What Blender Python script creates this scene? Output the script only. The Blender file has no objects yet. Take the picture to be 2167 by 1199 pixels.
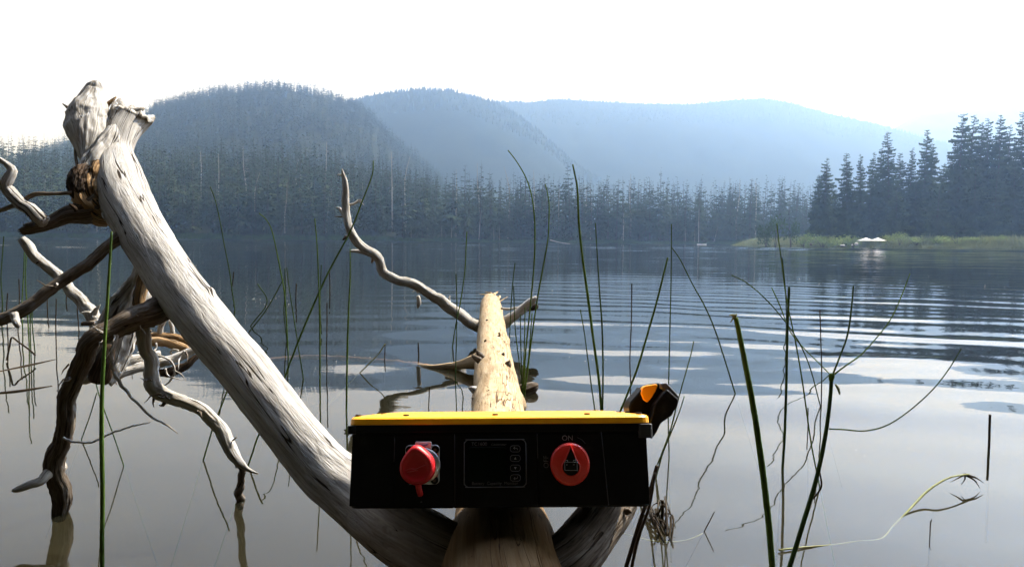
import bpy, bmesh, math, random
import numpy as np
from mathutils import Vector, Matrix

random.seed(7)
RNG = np.random.default_rng(11)
SC = bpy.context.scene
COL = SC.collection
R = math.radians

# ------------------------------------------------------------------ camera
F = 1565.0                       # focal length in pixels of the 2167 px wide photograph
CAM_H = 0.6
PITCH, ROLL = math.atan(87.5 / F), R(0.53)
_f = Vector((0, math.cos(PITCH), -math.sin(PITCH)))
_r0 = Vector((1, 0, 0)); _u0 = Vector((0, math.sin(PITCH), math.cos(PITCH)))
_r = _r0 * math.cos(ROLL) + _u0 * math.sin(ROLL)
_u = _u0 * math.cos(ROLL) - _r0 * math.sin(ROLL)
CAM = Vector((0, 0, CAM_H))
cd = bpy.data.cameras.new('camera'); cam = bpy.data.objects.new('camera', cd); COL.objects.link(cam)
cam.matrix_world = Matrix(((_r.x, _u.x, -_f.x, 0), (_r.y, _u.y, -_f.y, 0), (_r.z, _u.z, -_f.z, CAM_H), (0, 0, 0, 1)))
cd.sensor_width = 36; cd.sensor_fit = 'HORIZONTAL'; cd.lens = 36 * F / 2167
cd.clip_start = 0.02; cd.clip_end = 20000
SC.camera = cam

# ------------------------------------------------------------------ sky, sun, exposure
SUN_EL, SUN_AZ = R(51), R(46)    # azimuth measured from straight ahead towards the right
wd = bpy.data.worlds.new('World'); SC.world = wd; wd.use_nodes = True
nt = wd.node_tree; bg = nt.nodes['Background']
sky = nt.nodes.new('ShaderNodeTexSky'); sky.sky_type = 'NISHITA'; sky.sun_disc = False
sky.sun_elevation = SUN_EL; sky.sun_rotation = SUN_AZ
sky.air_density = 1.0; sky.dust_density = 1.6; sky.ozone_density = 1.0; sky.altitude = 300
hs = nt.nodes.new('ShaderNodeHueSaturation'); hs.inputs['Saturation'].default_value = 0.10
nt.links.new(sky.outputs[0], hs.inputs['Color']); tint = nt.nodes.new('ShaderNodeMix'); tint.data_type = 'RGBA'; tint.blend_type = 'MULTIPLY'; tint.inputs['Factor'].default_value = 1.0
tint.inputs['B'].default_value = (0.93, 0.965, 1.12, 1)      # the smoke veil greys the whole sky evenly
nt.links.new(hs.outputs[0], tint.inputs['A']); nt.links.new(tint.outputs['Result'], bg.inputs[0])
bg.inputs[1].default_value = 0.09
sl = bpy.data.lights.new('sun', 'SUN'); sun = bpy.data.objects.new('sun', sl); COL.objects.link(sun)
sl.energy = 4.8; sl.angle = R(0.6); sl.color = (1.0, 0.97, 0.93)
sdir = Vector((math.cos(SUN_EL) * math.sin(SUN_AZ), math.cos(SUN_EL) * math.cos(SUN_AZ), math.sin(SUN_EL)))
sun.rotation_euler = sdir.to_track_quat('Z', 'Y').to_euler()
SC.view_settings.view_transform = 'Standard'; SC.view_settings.look = 'None'
SC.view_settings.gamma = 1; SC.view_settings.exposure = 1.65
SC.view_settings.use_curve_mapping = False
try:
    SC.cycles.use_denoising = True
    SC.cycles.max_bounces = 6; SC.cycles.volume_bounces = 1; SC.cycles.transparent_max_bounces = 12
    SC.cycles.caustics_reflective = False; SC.cycles.caustics_refractive = False
    SC.cycles.sample_clamp_indirect = 6
except Exception:
    pass

HAZE_DENSITY = 5.5e-4
HAZE_COLOR = (0.37, 0.58, 1.0)

# ------------------------------------------------------------------ projection helpers
def ray(px, py):
    return (_f + _r * ((px - 1083.5) / F) - _u * ((py - 599.5) / F))
def P(px, py, Y):
    """world point seen at pixel (px,py) at ground distance Y in front of the lens"""
    d = ray(px, py)
    return CAM + d * (Y / d.y)
def W(px, py, z=0.0):
    d = ray(px, py)
    return CAM + d * ((z - CAM_H) / d.z)
def yh(px):
    return 512.0 + (px - 1083.5) * math.tan(ROLL)
def el(px, py):
    d = ray(px, py); return d.z / d.y
def uu(px):
    return (px - 1083.5) / F

# ------------------------------------------------------------------ numpy value noise
def _hash(ix, iy, iz):
    h = (ix.astype(np.int64) * 374761393 + iy.astype(np.int64) * 668265263 + iz.astype(np.int64) * 2147483647) & 0xFFFFFFFF
    h = ((h ^ (h >> 13)) * 1274126177) & 0xFFFFFFFF
    h = h ^ (h >> 16)
    return (h & 0xFFFF) / 65535.0
def vnoise(x, y, z=0.0):
    x, y, z = np.broadcast_arrays(np.asarray(x, float), np.asarray(y, float), np.asarray(z, float))
    ix, iy, iz = np.floor(x), np.floor(y), np.floor(z)
    fx, fy, fz = x - ix, y - iy, z - iz
    fx = fx**3 * (fx * (6 * fx - 15) + 10); fy = fy**3 * (fy * (6 * fy - 15) + 10); fz = fz**3 * (fz * (6 * fz - 15) + 10)
    o = 0
    for a in (0, 1):
        for b in (0, 1):
            for c in (0, 1):
                o = o + _hash(ix + a, iy + b, iz + c) * (fx if a else 1 - fx) * (fy if b else 1 - fy) * (fz if c else 1 - fz)
    return o * 2 - 1
def fbm(x, y, z=0.0, n=4):
    o, a, s = 0, 1.0, 0
    for i in range(n):
        k = 2.03 ** i
        o = o + a * vnoise(np.asarray(x) * k + 17.3 * i, np.asarray(y) * k - 9.1 * i, np.asarray(z) * k); s += a; a *= 0.5
    return o / s
def sstep(t):
    t = np.clip(t, 0, 1); return t * t * (3 - 2 * t)

# ------------------------------------------------------------------ object helpers
def link(o, parent=None):
    COL.objects.link(o)
    if parent is not None: o.parent = parent
    return o
def mesh_np(name, V, Fc, mats, parent=None, smooth=False, mat_idx=None, attr=None):
    """V (n,3), Fc: list of arrays of equal-size faces"""
    me = bpy.data.meshes.new(name)
    V = np.asarray(V, np.float32)
    if not isinstance(Fc, list): Fc = [Fc]
    Fc = [np.asarray(f, np.int32) for f in Fc if len(f)]
    me.vertices.add(len(V)); me.vertices.foreach_set('co', V.ravel())
    loops = np.concatenate([f.ravel() for f in Fc]); sizes = np.concatenate([np.full(len(f), f.shape[1], np.int32) for f in Fc])
    starts = np.concatenate([[0], np.cumsum(sizes)[:-1]]).astype(np.int32)
    me.loops.add(len(loops)); me.loops.foreach_set('vertex_index', loops)
    me.polygons.add(len(sizes)); me.polygons.foreach_set('loop_start', starts)
    try: me.polygons.foreach_set('loop_total', sizes)
    except Exception: pass
    me.polygons.foreach_set('use_smooth', np.full(len(sizes), bool(smooth)))
    if mat_idx is not None: me.polygons.foreach_set('material_index', np.asarray(mat_idx, np.int32))
    if attr is not None:
        a = me.attributes.new('grain', 'FLOAT_VECTOR', 'POINT'); a.data.foreach_set('vector', np.asarray(attr, np.float32).ravel())
    for m in (mats if isinstance(mats, (list, tuple)) else [mats]): me.materials.append(m)
    me.update(calc_edges=True)
    return link(bpy.data.objects.new(name, me), parent)
def mesh_bm(name, bm, mat, parent=None, smooth=False):
    me = bpy.data.meshes.new(name); bm.normal_update(); bm.to_mesh(me); bm.free()
    for p in me.polygons: p.use_smooth = smooth
    for m in (mat if isinstance(mat, (list, tuple)) else [mat]): me.materials.append(m)
    return link(bpy.data.objects.new(name, me), parent)
def tag(o, label, cat, group=None, kind=None):
    if label: o['label'] = label
    if cat: o['category'] = cat
    if group: o['group'] = group
    if kind: o['kind'] = kind
    return o
def empty(name, loc=(0, 0, 0)):
    o = bpy.data.objects.new(name, None); o.location = loc; o.empty_display_size = 0.05
    return link(o)

# ------------------------------------------------------------------ materials
def newmat(name):
    m = bpy.data.materials.new(name); m.use_nodes = True
    return m, m.node_tree, m.node_tree.nodes['Principled BSDF']
def N(nt, kind, **kw):
    n = nt.nodes.new(kind)
    for k, v in kw.items(): setattr(n, k, v)
    return n
def ramp(nt, stops):
    n = nt.nodes.new('ShaderNodeValToRGB'); e = n.color_ramp.elements
    while len(e) < len(stops): e.new(0.5)
    for i, (p, c) in enumerate(stops):
        e[i].position = p; e[i].color = (*c, 1) if len(c) == 3 else c
    return n
def plain(name, col, rough=0.5, metal=0.0, spec=0.5, noise=0.0, scale=40.0, bump=0.0):
    m, nt, b = newmat(name)
    b.inputs['Base Color'].default_value = (*col, 1); b.inputs['Roughness'].default_value = rough
    b.inputs['Metallic'].default_value = metal; b.inputs['Specular IOR Level'].default_value = spec
    if noise or bump:
        tc = N(nt, 'ShaderNodeTexCoord'); no = N(nt, 'ShaderNodeTexNoise'); no.inputs['Scale'].default_value = scale; no.inputs['Detail'].default_value = 6
        nt.links.new(tc.outputs['Object'], no.inputs['Vector'])
        if noise:
            r = ramp(nt, [(0.3, tuple(c * (1 - noise) for c in col)), (0.7, tuple(min(1, c * (1 + noise)) for c in col))])
            nt.links.new(no.outputs['Fac'], r.inputs['Fac']); nt.links.new(r.outputs['Color'], b.inputs['Base Color'])
        if bump:
            bp = N(nt, 'ShaderNodeBump'); bp.inputs['Strength'].default_value = bump; bp.inputs['Distance'].default_value = 0.001
            nt.links.new(no.outputs['Fac'], bp.inputs['Height']); nt.links.new(bp.outputs[0], b.inputs['Normal'])
    return m
def wood(name, c_lo, c_mid, c_hi, crack=(0.03, 0.022, 0.016), kf=1.0, crackw=0.02, bumpd=0.0025, stain=None, rough=0.8, fleck=0.8, pitf=0.22):
    """weathered wood: fibres, checks and knots run along the 'grain' attribute"""
    m, nt, b = newmat(name); L = nt.links
    at = N(nt, 'ShaderNodeAttribute', attribute_name='grain')
    def mapped(s):
        mp = N(nt, 'ShaderNodeMapping'); mp.inputs['Scale'].default_value = s
        L.new(at.outputs['Vector'], mp.inputs['Vector']); return mp
    def noise(s, det=5, dist=0.0, rough_=0.55):
        n = N(nt, 'ShaderNodeTexNoise'); n.inputs['Scale'].default_value = 1; n.inputs['Detail'].default_value = det
        n.inputs['Distortion'].default_value = dist; n.inputs['Roughness'].default_value = rough_
        L.new(mapped(s).outputs[0], n.inputs['Vector']); return n
    fib = noise((220 * kf, 220 * kf, 9 * kf), 4, 0.3)
    mid = noise((34 * kf, 34 * kf, 5 * kf), 5, 0.6)
    big = noise((9 * kf, 9 * kf, 4 * kf), 3)
    chk = noise((30 * kf, 30 * kf, 1.7 * kf), 3, 0.35, 0.5)
    pit = noise((160 * kf, 160 * kf, 60 * kf), 2)
    mixv = N(nt, 'ShaderNodeMath', operation='MULTIPLY_ADD'); mixv.inputs[1].default_value = 0.45
    L.new(fib.outputs['Fac'], mixv.inputs[0])
    m2 = N(nt, 'ShaderNodeMath', operation='MULTIPLY'); m2.inputs[1].default_value = 0.55; L.new(mid.outputs['Fac'], m2.inputs[0]); L.new(m2.outputs[0], mixv.inputs[2])
    cr = ramp(nt, [(0.36, c_lo), (0.5, c_mid), (0.62, c_hi)]); L.new(mixv.outputs[0], cr.inputs['Fac'])
    col = cr.outputs['Color']
    if stain:
        sr = ramp(nt, [(0.5, (0, 0, 0)), (0.66, (1, 1, 1))]); L.new(big.outputs['Fac'], sr.inputs['Fac'])
        mx = N(nt, 'ShaderNodeMix', data_type='RGBA'); L.new(sr.outputs['Color'], mx.inputs['Factor']); L.new(col, mx.inputs['A']); mx.inputs['B'].default_value = (*stain, 1); col = mx.outputs['Result']
    # drying checks: thin bands where the stretched noise crosses 0.5
    ab = N(nt, 'ShaderNodeMath', operation='SUBTRACT'); ab.inputs[1].default_value = 0.5; L.new(chk.outputs['Fac'], ab.inputs[0])
    ab2 = N(nt, 'ShaderNodeMath', operation='ABSOLUTE'); L.new(ab.outputs[0], ab2.inputs[0])
    gate = N(nt, 'ShaderNodeMapRange'); gate.inputs['From Min'].default_value = 0.42; gate.inputs['From Max'].default_value = 0.6
    gate.inputs['To Min'].default_value = 0.0; gate.inputs['To Max'].default_value = crackw; L.new(big.outputs['Fac'], gate.inputs['Value'])
    dv = N(nt, 'ShaderNodeMath', operation='DIVIDE'); L.new(ab2.outputs[0], dv.inputs[0]); 
    ad = N(nt, 'ShaderNodeMath', operation='ADD'); ad.inputs[1].default_value = 1e-4; L.new(gate.outputs[0], ad.inputs[0]); L.new(ad.outputs[0], dv.inputs[1])
    crk = N(nt, 'ShaderNodeMapRange'); crk.inputs['From Min'].default_value = 0.35; crk.inputs['From Max'].default_value = 1.0; L.new(dv.outputs[0], crk.inputs['Value'])
    mx2 = N(nt, 'ShaderNodeMix', data_type='RGBA'); L.new(crk.outputs[0], mx2.inputs['Factor']); mx2.inputs['A'].default_value = (*crack, 1); L.new(col, mx2.inputs['B'])
    # small pits
    pr = ramp(nt, [(0.29, (0, 0, 0)), (0.35, (1, 1, 1))]); L.new(pit.outputs['Fac'], pr.inputs['Fac'])
    mx3 = N(nt, 'ShaderNodeMix', data_type='RGBA', blend_type='MULTIPLY'); mx3.inputs['Factor'].default_value = pitf; L.new(mx2.outputs['Result'], mx3.inputs['A']); L.new(pr.outputs['Color'], mx3.inputs['B'])
    flk = noise((95 * kf, 95 * kf, 20 * kf), 6, 1.0, 0.62)
    fr_ = ramp(nt, [(0.36, (0.42, 0.40, 0.38)), (0.47, (0.92, 0.92, 0.92)), (0.7, (1.08, 1.08, 1.08))]); L.new(flk.outputs['Fac'], fr_.inputs['Fac'])
    mx4 = N(nt, 'ShaderNodeMix', data_type='RGBA', blend_type='MULTIPLY'); mx4.inputs['Factor'].default_value = fleck; L.new(mx3.outputs['Result'], mx4.inputs['A']); L.new(fr_.outputs['Color'], mx4.inputs['B'])
    brn_shd = N(nt, 'ShaderNodeAttribute', attribute_name='brown_box_shade')      # brown unbleached root wood, plus shade under the box put into the colour
    brn_shd_mx = N(nt, 'ShaderNodeMix', data_type='RGBA', blend_type='MULTIPLY'); brn_shd_mx.inputs['B'].default_value = (0.42, 0.345, 0.27, 1)
    dno = N(nt, 'ShaderNodeMath', operation='MULTIPLY'); L.new(brn_shd.outputs['Fac'], dno.inputs[0]); dns = N(nt, 'ShaderNodeMapRange'); dns.inputs['From Min'].default_value = 0.3; dns.inputs['From Max'].default_value = 0.55; dns.inputs['To Min'].default_value = 0.75
    L.new(big.outputs['Fac'], dns.inputs['Value']); L.new(dns.outputs[0], dno.inputs[1]); L.new(dno.outputs[0], brn_shd_mx.inputs['Factor'])
    L.new(mx4.outputs['Result'], brn_shd_mx.inputs['A']); L.new(brn_shd_mx.outputs['Result'], b.inputs['Base Color'])
    b.inputs['Roughness'].default_value = rough; b.inputs['Specular IOR Level'].default_value = 0.05
    mixv2 = N(nt, 'ShaderNodeMath', operation='MULTIPLY_ADD'); mixv2.inputs[1].default_value = 1.1; L.new(flk.outputs['Fac'], mixv2.inputs[0]); L.new(mixv.outputs[0], mixv2.inputs[2]); mixv = mixv2
    hsum = N(nt, 'ShaderNodeMath', operation='MULTIPLY_ADD'); hsum.inputs[1].default_value = 1.3; L.new(crk.outputs[0], hsum.inputs[0]); L.new(mixv.outputs[0], hsum.inputs[2])
    bp = N(nt, 'ShaderNodeBump'); bp.inputs['Strength'].default_value = 0.9; bp.inputs['Distance'].default_value = bumpd
    L.new(hsum.outputs[0], bp.inputs['Height']); L.new(bp.outputs[0], b.inputs['Normal'])
    return m
def leafmat(name, c1, c2, scale, rough=0.75, trans=0.0):
    m, nt, b = newmat(name); L = nt.links
    ge = N(nt, 'ShaderNodeNewGeometry'); no = N(nt, 'ShaderNodeTexNoise'); no.inputs['Scale'].default_value = scale; no.inputs['Detail'].default_value = 4
    L.new(ge.outputs['Position'], no.inputs['Vector'])
    oi = N(nt, 'ShaderNodeObjectInfo'); ad = N(nt, 'ShaderNodeMath', operation='MULTIPLY_ADD'); ad.inputs[1].default_value = 0.25
    L.new(oi.outputs['Random'], ad.inputs[0]); L.new(no.outputs['Fac'], ad.inputs[2])
    r = ramp(nt, [(0.4, c1), (0.85, c2)]); L.new(ad.outputs[0], r.inputs['Fac']); L.new(r.outputs['Color'], b.inputs['Base Color'])
    b.inputs['Roughness'].default_value = rough; b.inputs['Specular IOR Level'].default_value = 0.0
    if trans:
        t = N(nt, 'ShaderNodeBsdfTranslucent'); L.new(r.outputs['Color'], t.inputs['Color'])
        mx = N(nt, 'ShaderNodeMixShader'); mx.inputs[0].default_value = trans
        L.new(b.outputs[0], mx.inputs[1]); L.new(t.outputs[0], mx.inputs[2]); L.new(mx.outputs[0], nt.nodes['Material Output'].inputs['Surface'])
    return m

M_GREY = wood('bleached_wood', (0.225, 0.21, 0.19), (0.335, 0.32, 0.30), (0.43, 0.415, 0.39), crackw=0.018, bumpd=0.0024, fleck=0.45)
M_TAN = wood('sunbaked_wood', (0.27, 0.185, 0.10), (0.355, 0.265, 0.16), (0.42, 0.335, 0.22), crack=(0.08, 0.045, 0.022), crackw=0.012, bumpd=0.0014, fleck=0.4, pitf=0.12)
M_BROWN = wood('damp_brown_wood', (0.045, 0.032, 0.023), (0.115, 0.092, 0.072), (0.20, 0.175, 0.148), crackw=0.02, kf=1.6)
M_PALE = wood('pale_twig_wood', (0.25, 0.23, 0.20), (0.37, 0.35, 0.32), (0.44, 0.425, 0.395), crackw=0.012, kf=2.2, bumpd=0.0012)
M_OCHRE = wood('ochre_heartwood', (0.115, 0.061, 0.025), (0.259, 0.166, 0.086), (0.360, 0.274, 0.173), crackw=0.03, kf=1.2)
M_CHAR = wood('black_rotten_wood', (0.012, 0.009, 0.007), (0.035, 0.024, 0.017), (0.09, 0.06, 0.04), crackw=0.03, kf=1.4)
M_SUNK = wood('sunken_wood', (0.16, 0.09, 0.05), (0.26, 0.15, 0.09), (0.34, 0.22, 0.14), crackw=0.0, kf=1.2)
M_REED = wood('green_reed', (0.032, 0.064, 0.013), (0.066, 0.122, 0.023), (0.105, 0.175, 0.036), crack=(0.02, 0.04, 0.01), crackw=0.0, kf=3, bumpd=0.0004, rough=0.5)
M_REEDD = wood('dark_reed', (0.014, 0.028, 0.011), (0.030, 0.060, 0.018), (0.06, 0.10, 0.028), crack=(0.01, 0.01, 0.01), crackw=0.0, kf=3, bumpd=0.0004, rough=0.55)
M_REEDB = wood('dead_reed', (0.012, 0.008, 0.006), (0.03, 0.022, 0.014), (0.055, 0.04, 0.025), crackw=0.0, kf=3, bumpd=0.0004, rough=0.6)
M_STRAW = wood('straw_reed', (0.11, 0.12, 0.045), (0.19, 0.20, 0.08), (0.27, 0.27, 0.14), crack=(0.12, 0.09, 0.03), crackw=0.0, kf=2, bumpd=0.0004, rough=0.55)
M_NEEDLE = leafmat('spruce_needles', (0.018, 0.034, 0.016), (0.045, 0.068, 0.030), 0.35)
M_NEEDLE2 = leafmat('far_needles', (0.020, 0.032, 0.018), (0.048, 0.064, 0.034), 0.06)
M_BARK = plain('grey_bark', (0.055, 0.045, 0.04), 0.9, spec=0.0, noise=0.3, scale=4)
M_SNAG = plain('silver_snag', (0.27, 0.255, 0.24), 0.9, spec=0.1, noise=0.25, scale=2)
M_SHRUB = leafmat('willow_leaves', (0.09, 0.14, 0.04), (0.18, 0.23, 0.08), 0.5, trans=0.3)
M_DSHRUB = leafmat('alder_leaves', (0.025, 0.048, 0.02), (0.05, 0.085, 0.032), 0.4, trans=0.2)
M_GRASS = leafmat('shore_grass', (0.095, 0.115, 0.05), (0.165, 0.185, 0.085), 0.25, trans=0.3)

# ------------------------------------------------------------------ tubes
def catmull(pts, step):
    pts = np.asarray(pts, float)
    if len(pts) == 2: pts = np.array([pts[0], (pts[0] + pts[1]) / 2, pts[1]])
    ext = np.vstack([2 * pts[0] - pts[1], pts, 2 * pts[-1] - pts[-2]])
    out = []
    for i in range(1, len(ext) - 2):
        p0, p1, p2, p3 = ext[i - 1:i + 3]
        n = max(2, int(np.linalg.norm(p2[:3] - p1[:3]) / step))
        t = np.linspace(0, 1, n, endpoint=False)[:, None]
        out.append(0.5 * ((2 * p1) + (-p0 + p2) * t + (2 * p0 - 5 * p1 + 4 * p2 - p3) * t**2 + (-p0 + 3 * p1 - 3 * p2 + p3) * t**3))
    out.append(ext[-2][None]); o = np.vstack(out); o[:, 3] = np.maximum(o[:, 3], 1e-4)
    return o
_tube_seed = [0]
def tube_geo(pts, seg=10, step=0.02, rough=0.06, fine=0.0, flat=None, ragged=0.0, knots=(), ends=(1, 1), gnarl=0.0, kink=0.0):
    """pts: (x,y,z,r). returns V, quads, tris, grain"""
    _tube_seed[0] += 1; sd = _tube_seed[0] * 3.71
    p = catmull(pts, step); c = p[:, :3]; r = p[:, 3]; n = len(p)
    if kink:
        s_ = np.concatenate([[0], np.cumsum(np.linalg.norm(np.diff(c, axis=0), axis=1))]); q_ = s_ / (r.mean() * 5); fade = np.minimum(1, s_ / (r.mean() * 4))
        tri = lambda a: np.stack([vnoise(q_ + 5.1 * a, sd, 0.0), vnoise(q_ * 2.3 + 3.1 * a, sd, 1.0)], 0).sum(0)
        c = c + (kink * r * fade)[:, None] * np.stack([tri(1), tri(2), tri(3)], -1)
    T = np.gradient(c, axis=0); T /= np.linalg.norm(T, axis=1)[:, None] + 1e-12
    ref = np.array([0, 0, 1.0]) if abs(T[0][2]) < 0.9 else np.array([1.0, 0, 0])
    Nn = np.zeros_like(c); v = ref - T[0] * ref.dot(T[0]); Nn[0] = v / np.linalg.norm(v)
    for i in range(1, n):
        v = Nn[i - 1] - T[i] * Nn[i - 1].dot(T[i]); Nn[i] = v / (np.linalg.norm(v) + 1e-12)
    B = np.cross(T, Nn)
    s = np.concatenate([[0], np.cumsum(np.linalg.norm(np.diff(c, axis=0), axis=1))])
    th = np.linspace(0, 2 * np.pi, seg, endpoint=False)
    ct, st = np.cos(th)[None], np.sin(th)[None]
    rm = r.max()
    S, RR = s[:, None], r[:, None]
    k = 1 + rough * (fbm(ct * 1.1 + sd, st * 1.1, S / rm * 0.45, 3) * 1.6)
    if fine:
        k = k + fine * 0.5 * fbm(ct * 4 + sd, st * 4, S / rm * 0.6, 3) - fine * 0.8 * np.clip(1 - 9 * np.abs(vnoise(ct * 5 + sd, st * 5, S / rm * 0.22)), 0, 1) + fine * 0.5 * vnoise(ct * 7 + sd, st * 7, S / rm * 2.5) + fine * 0.3 * vnoise(ct * 15 + sd, st * 15, S / rm * 4)
    if gnarl:
        k = k + gnarl * (0.5 - 2 * np.abs(fbm(ct * 1.6 + sd, st * 1.6, S / rm * 1.1, 4))) + gnarl * 0.5 * (0.5 - np.abs(vnoise(ct * 6 + sd, st * 6, S / rm * 1.6)) * 2)
    rad = RR * k
    for (ks, kth, kr, kw) in knots:           # knots: position along (m), angle, height, width
        dth = np.angle(np.exp(1j * (th - kth)))[None] * RR
        rad = rad + kr * np.exp(-((S - ks)**2 + dth**2) / kw**2)
    off = 0
    if ragged:
        off = np.zeros((n, seg)); j = ragged * vnoise(ct[0] * 2.2 + sd, st[0] * 2.2, 3.3) + ragged * 0.8 * vnoise(ct[0] * 6 + sd, st[0] * 6, 1.3)
        m = max(3, int(0.6 * rm * 2 / step)); w = np.zeros(n); w[-m:] = np.linspace(0, 1, m)
        off = w[:, None] * j[None]
    V = c[:, None] + rad[..., None] * (ct[..., None] * Nn[:, None] + st[..., None] * B[:, None])
    if ragged: V = V + off[..., None] * T[:, None]
    G = np.stack([np.broadcast_to(rm * ct, (n, seg)) + sd, np.broadcast_to(rm * st, (n, seg)) + 0 * S, np.broadcast_to(S, (n, seg)) + sd], -1)
    V = V.reshape(-1, 3); G = G.reshape(-1, 3)
    i = np.arange(n - 1)[:, None] * seg; j = np.arange(seg)[None]; j2 = (j + 1) % seg
    Q = np.stack([i + j, i + j2, i + seg + j2, i + seg + j], -1).reshape(-1, 4)
    tris = []; ex = []; eg = []
    for e, row, sg in ((ends[0], 0, -1), (ends[1], n - 1, 1)):
        idx = len(V) + len(ex); ex.append(c[row] + T[row] * sg * r[row] * (0.25 * e if not ragged or row == 0 else -0.25)); eg.append([sd, 0, s[row] + sd])
        a = row * seg + np.arange(seg); b2 = row * seg + (np.arange(seg) + 1) % seg
        tris.append(np.stack([a, b2, np.full(seg, idx)], -1) if sg > 0 else np.stack([b2, a, np.full(seg, idx)], -1))
    return np.vstack([V, ex]), Q, np.vstack(tris), np.vstack([G, eg])
def tube(name, pts, mat, parent=None, **kw):
    V, Q, Tt, G = tube_geo(pts, **kw)
    return mesh_np(name, V, [Q, Tt], mat, parent, True, attr=G)
def tubes(name, lst, mat, parent=None, **kw):
    Vs, Qs, Ts, Gs, o = [], [], [], [], 0
    for pts in lst:
        V, Q, Tt, G = tube_geo(pts, **kw); Vs.append(V); Qs.append(Q + o); Ts.append(Tt + o); Gs.append(G); o += len(V)
    return mesh_np(name, np.vstack(Vs), [np.vstack(Qs), np.vstack(Ts)], mat, parent, True, attr=np.vstack(Gs))
def pp(*pts):
    """(px, py, Y, width_px) -> world (x,y,z,radius)"""
    o = []
    for (px, py, Y, w) in pts:
        q = P(px, py, Y); o.append((q.x, q.y, q.z, w / 2 / F * Y))
    return o

# ================================================================== TERRAIN
def grid(name, X, Y, Z, mat, smooth=True):
    ny, nx = X.shape
    V = np.stack([X, Y, Z], -1).reshape(-1, 3)
    i = np.arange(ny - 1)[:, None] * nx; j = np.arange(nx - 1)[None]
    Q = np.stack([i + j, i + j + 1, i + nx + j + 1, i + nx + j], -1).reshape(-1, 4)
    return mesh_np(name, V, [Q], mat, None, smooth)
def prof(pts):
    a = np.array([(uu(px), el(px, py)) for px, py in pts])
    return lambda u: np.interp(u, a[:, 0], a[:, 1])
M_SOIL = plain('forest_floor', (0.022, 0.026, 0.017), 0.95, spec=0.0, noise=0.4, scale=0.1)
M_FARHILL = leafmat('far_hill_forest', (0.010, 0.015, 0.010), (0.022, 0.028, 0.018), 0.02)
M_ROCK = plain('far_rock', (0.10, 0.095, 0.085), 0.95, spec=0.0, noise=0.4, scale=0.02)

h1_pts = np.array([(-1.6, 28), (uu(0), 30), (uu(500), 30), (uu(640), 30), (uu(720), 26), (uu(820), 19), (uu(900), 12), (uu(1000), 7), (uu(1100), 5), (uu(1400), 5), (uu(1700), 4), (1.6, 4)])
ridge2 = prof([(-1200, 470), (-400, 440), (-150, 410), (0, 372), (60, 350), (110, 330), (160, 312), (230, 285), (300, 262), (330, 240), (400, 216), (480, 203), (560, 196), (640, 202), (700, 214), (740, 226), (770, 244), (800, 272), (840, 315), (880, 345), (930, 390), (1000, 460), (1100, 505), (3000, 520)])
Y_SHORE, Y_R2 = 300.0, 980.0
def hillz(u, Y):
    h1 = np.interp(u, h1_pts[:, 0], h1_pts[:, 1])
    z = h1 * np.clip((Y - Y_SHORE) / 130, 0, 1) ** 0.9 + 1.2 * np.clip((Y - Y_SHORE) / 4, 0, 1)
    r2 = np.maximum(ridge2(u) * Y_R2 + CAM_H, h1 * 0.6)
    t = np.clip((Y - 470) / (Y_R2 - 470), 0, 1)
    z = z + (r2 - h1) * (0.45 * t + 0.55 * sstep(t))
    back = np.clip((Y - Y_R2) / 500, 0, 1); z = z * (1 - 0.8 * back)
    z = z + 5 * fbm(u * Y / 70.0, Y / 70.0, 0.5, 3) * np.clip((Y - 330) / 200, 0, 1) * (1 - 0.75 * sstep(1 - abs(Y - Y_R2) / 60))
    return np.where(Y < Y_SHORE, -1.5 * np.clip((Y_SHORE - Y) / 6, 0, 1), z)
us = np.linspace(-1.5, 1.5, 260)
ys = np.concatenate([[290, 296, 299.5, 300.5, 302, 304], np.linspace(308, 440, 24), np.linspace(450, 980, 70), np.linspace(990, 1400, 14)])
U, Yg = np.meshgrid(us, ys)
tag(grid('hillside', U * Yg, Yg, hillz(U, Yg), M_SOIL), 'forested hill and shore rising behind the lake', None, None, 'structure')

def backhill(name, ridge, Y0, Yr, mat, rough, lab):
    u = np.linspace(-1.3, 1.3, 520); yy = np.concatenate([np.linspace(Y0, Yr, 40), np.linspace(Yr + 20, Yr + 500, 8)])
    U, YY = np.meshgrid(u, yy)
    def fz(U, YY):
        t = np.clip((YY - Y0) / (Yr - Y0), 0, 1); top = ridge(U) * Yr + CAM_H
        b = np.clip((YY - Yr) / 500, 0, 1)
        z = top * (0.5 * t + 0.5 * sstep(t)) * (1 - 0.7 * b)
        n = fbm(U * YY / 160.0, YY / 160.0, 2.2, 5)
        return z + rough * n * np.clip(t * 2, 0, 1) * (1 - 0.8 * sstep(1 - abs(YY - Yr) / 90))
    o = tag(grid(name, U * YY, YY, fz(U, YY), mat), lab, None, None, 'structure')
    return fz
r3 = prof([(-1500, 420), (0, 400), (400, 330), (600, 290), (680, 240), (740, 213), (800, 199), (880, 193), (950, 194), (1000, 204), (1040, 216), (1080, 236), (1130, 272), (1180, 318), (1230, 362), (1300, 400), (1400, 440), (3200, 500)])
r4 = prof([(-1500, 450), (600, 420), (800, 330), (920, 260), (1000, 226), (1040, 215), (1110, 216), (1180, 208), (1260, 214), (1340, 219), (1440, 220), (1520, 213), (1600, 210), (1660, 217), (1750, 240), (1850, 264), (1930, 287), (2000, 305), (2100, 332), (2300, 385), (3200, 470)])
r5 = prof([(-1500, 480), (1400, 460), (1700, 380), (1820, 310), (1880, 270), (1920, 246), (1950, 234), (1985, 230), (2010, 221), (2060, 203), (2090, 190), (2110, 186), (2130, 181), (2150, 184), (2200, 192), (2300, 225), (2600, 270), (3200, 400)])
Y3, Y4, Y5 = 1480.0, 1950.0, 2350.0
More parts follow.
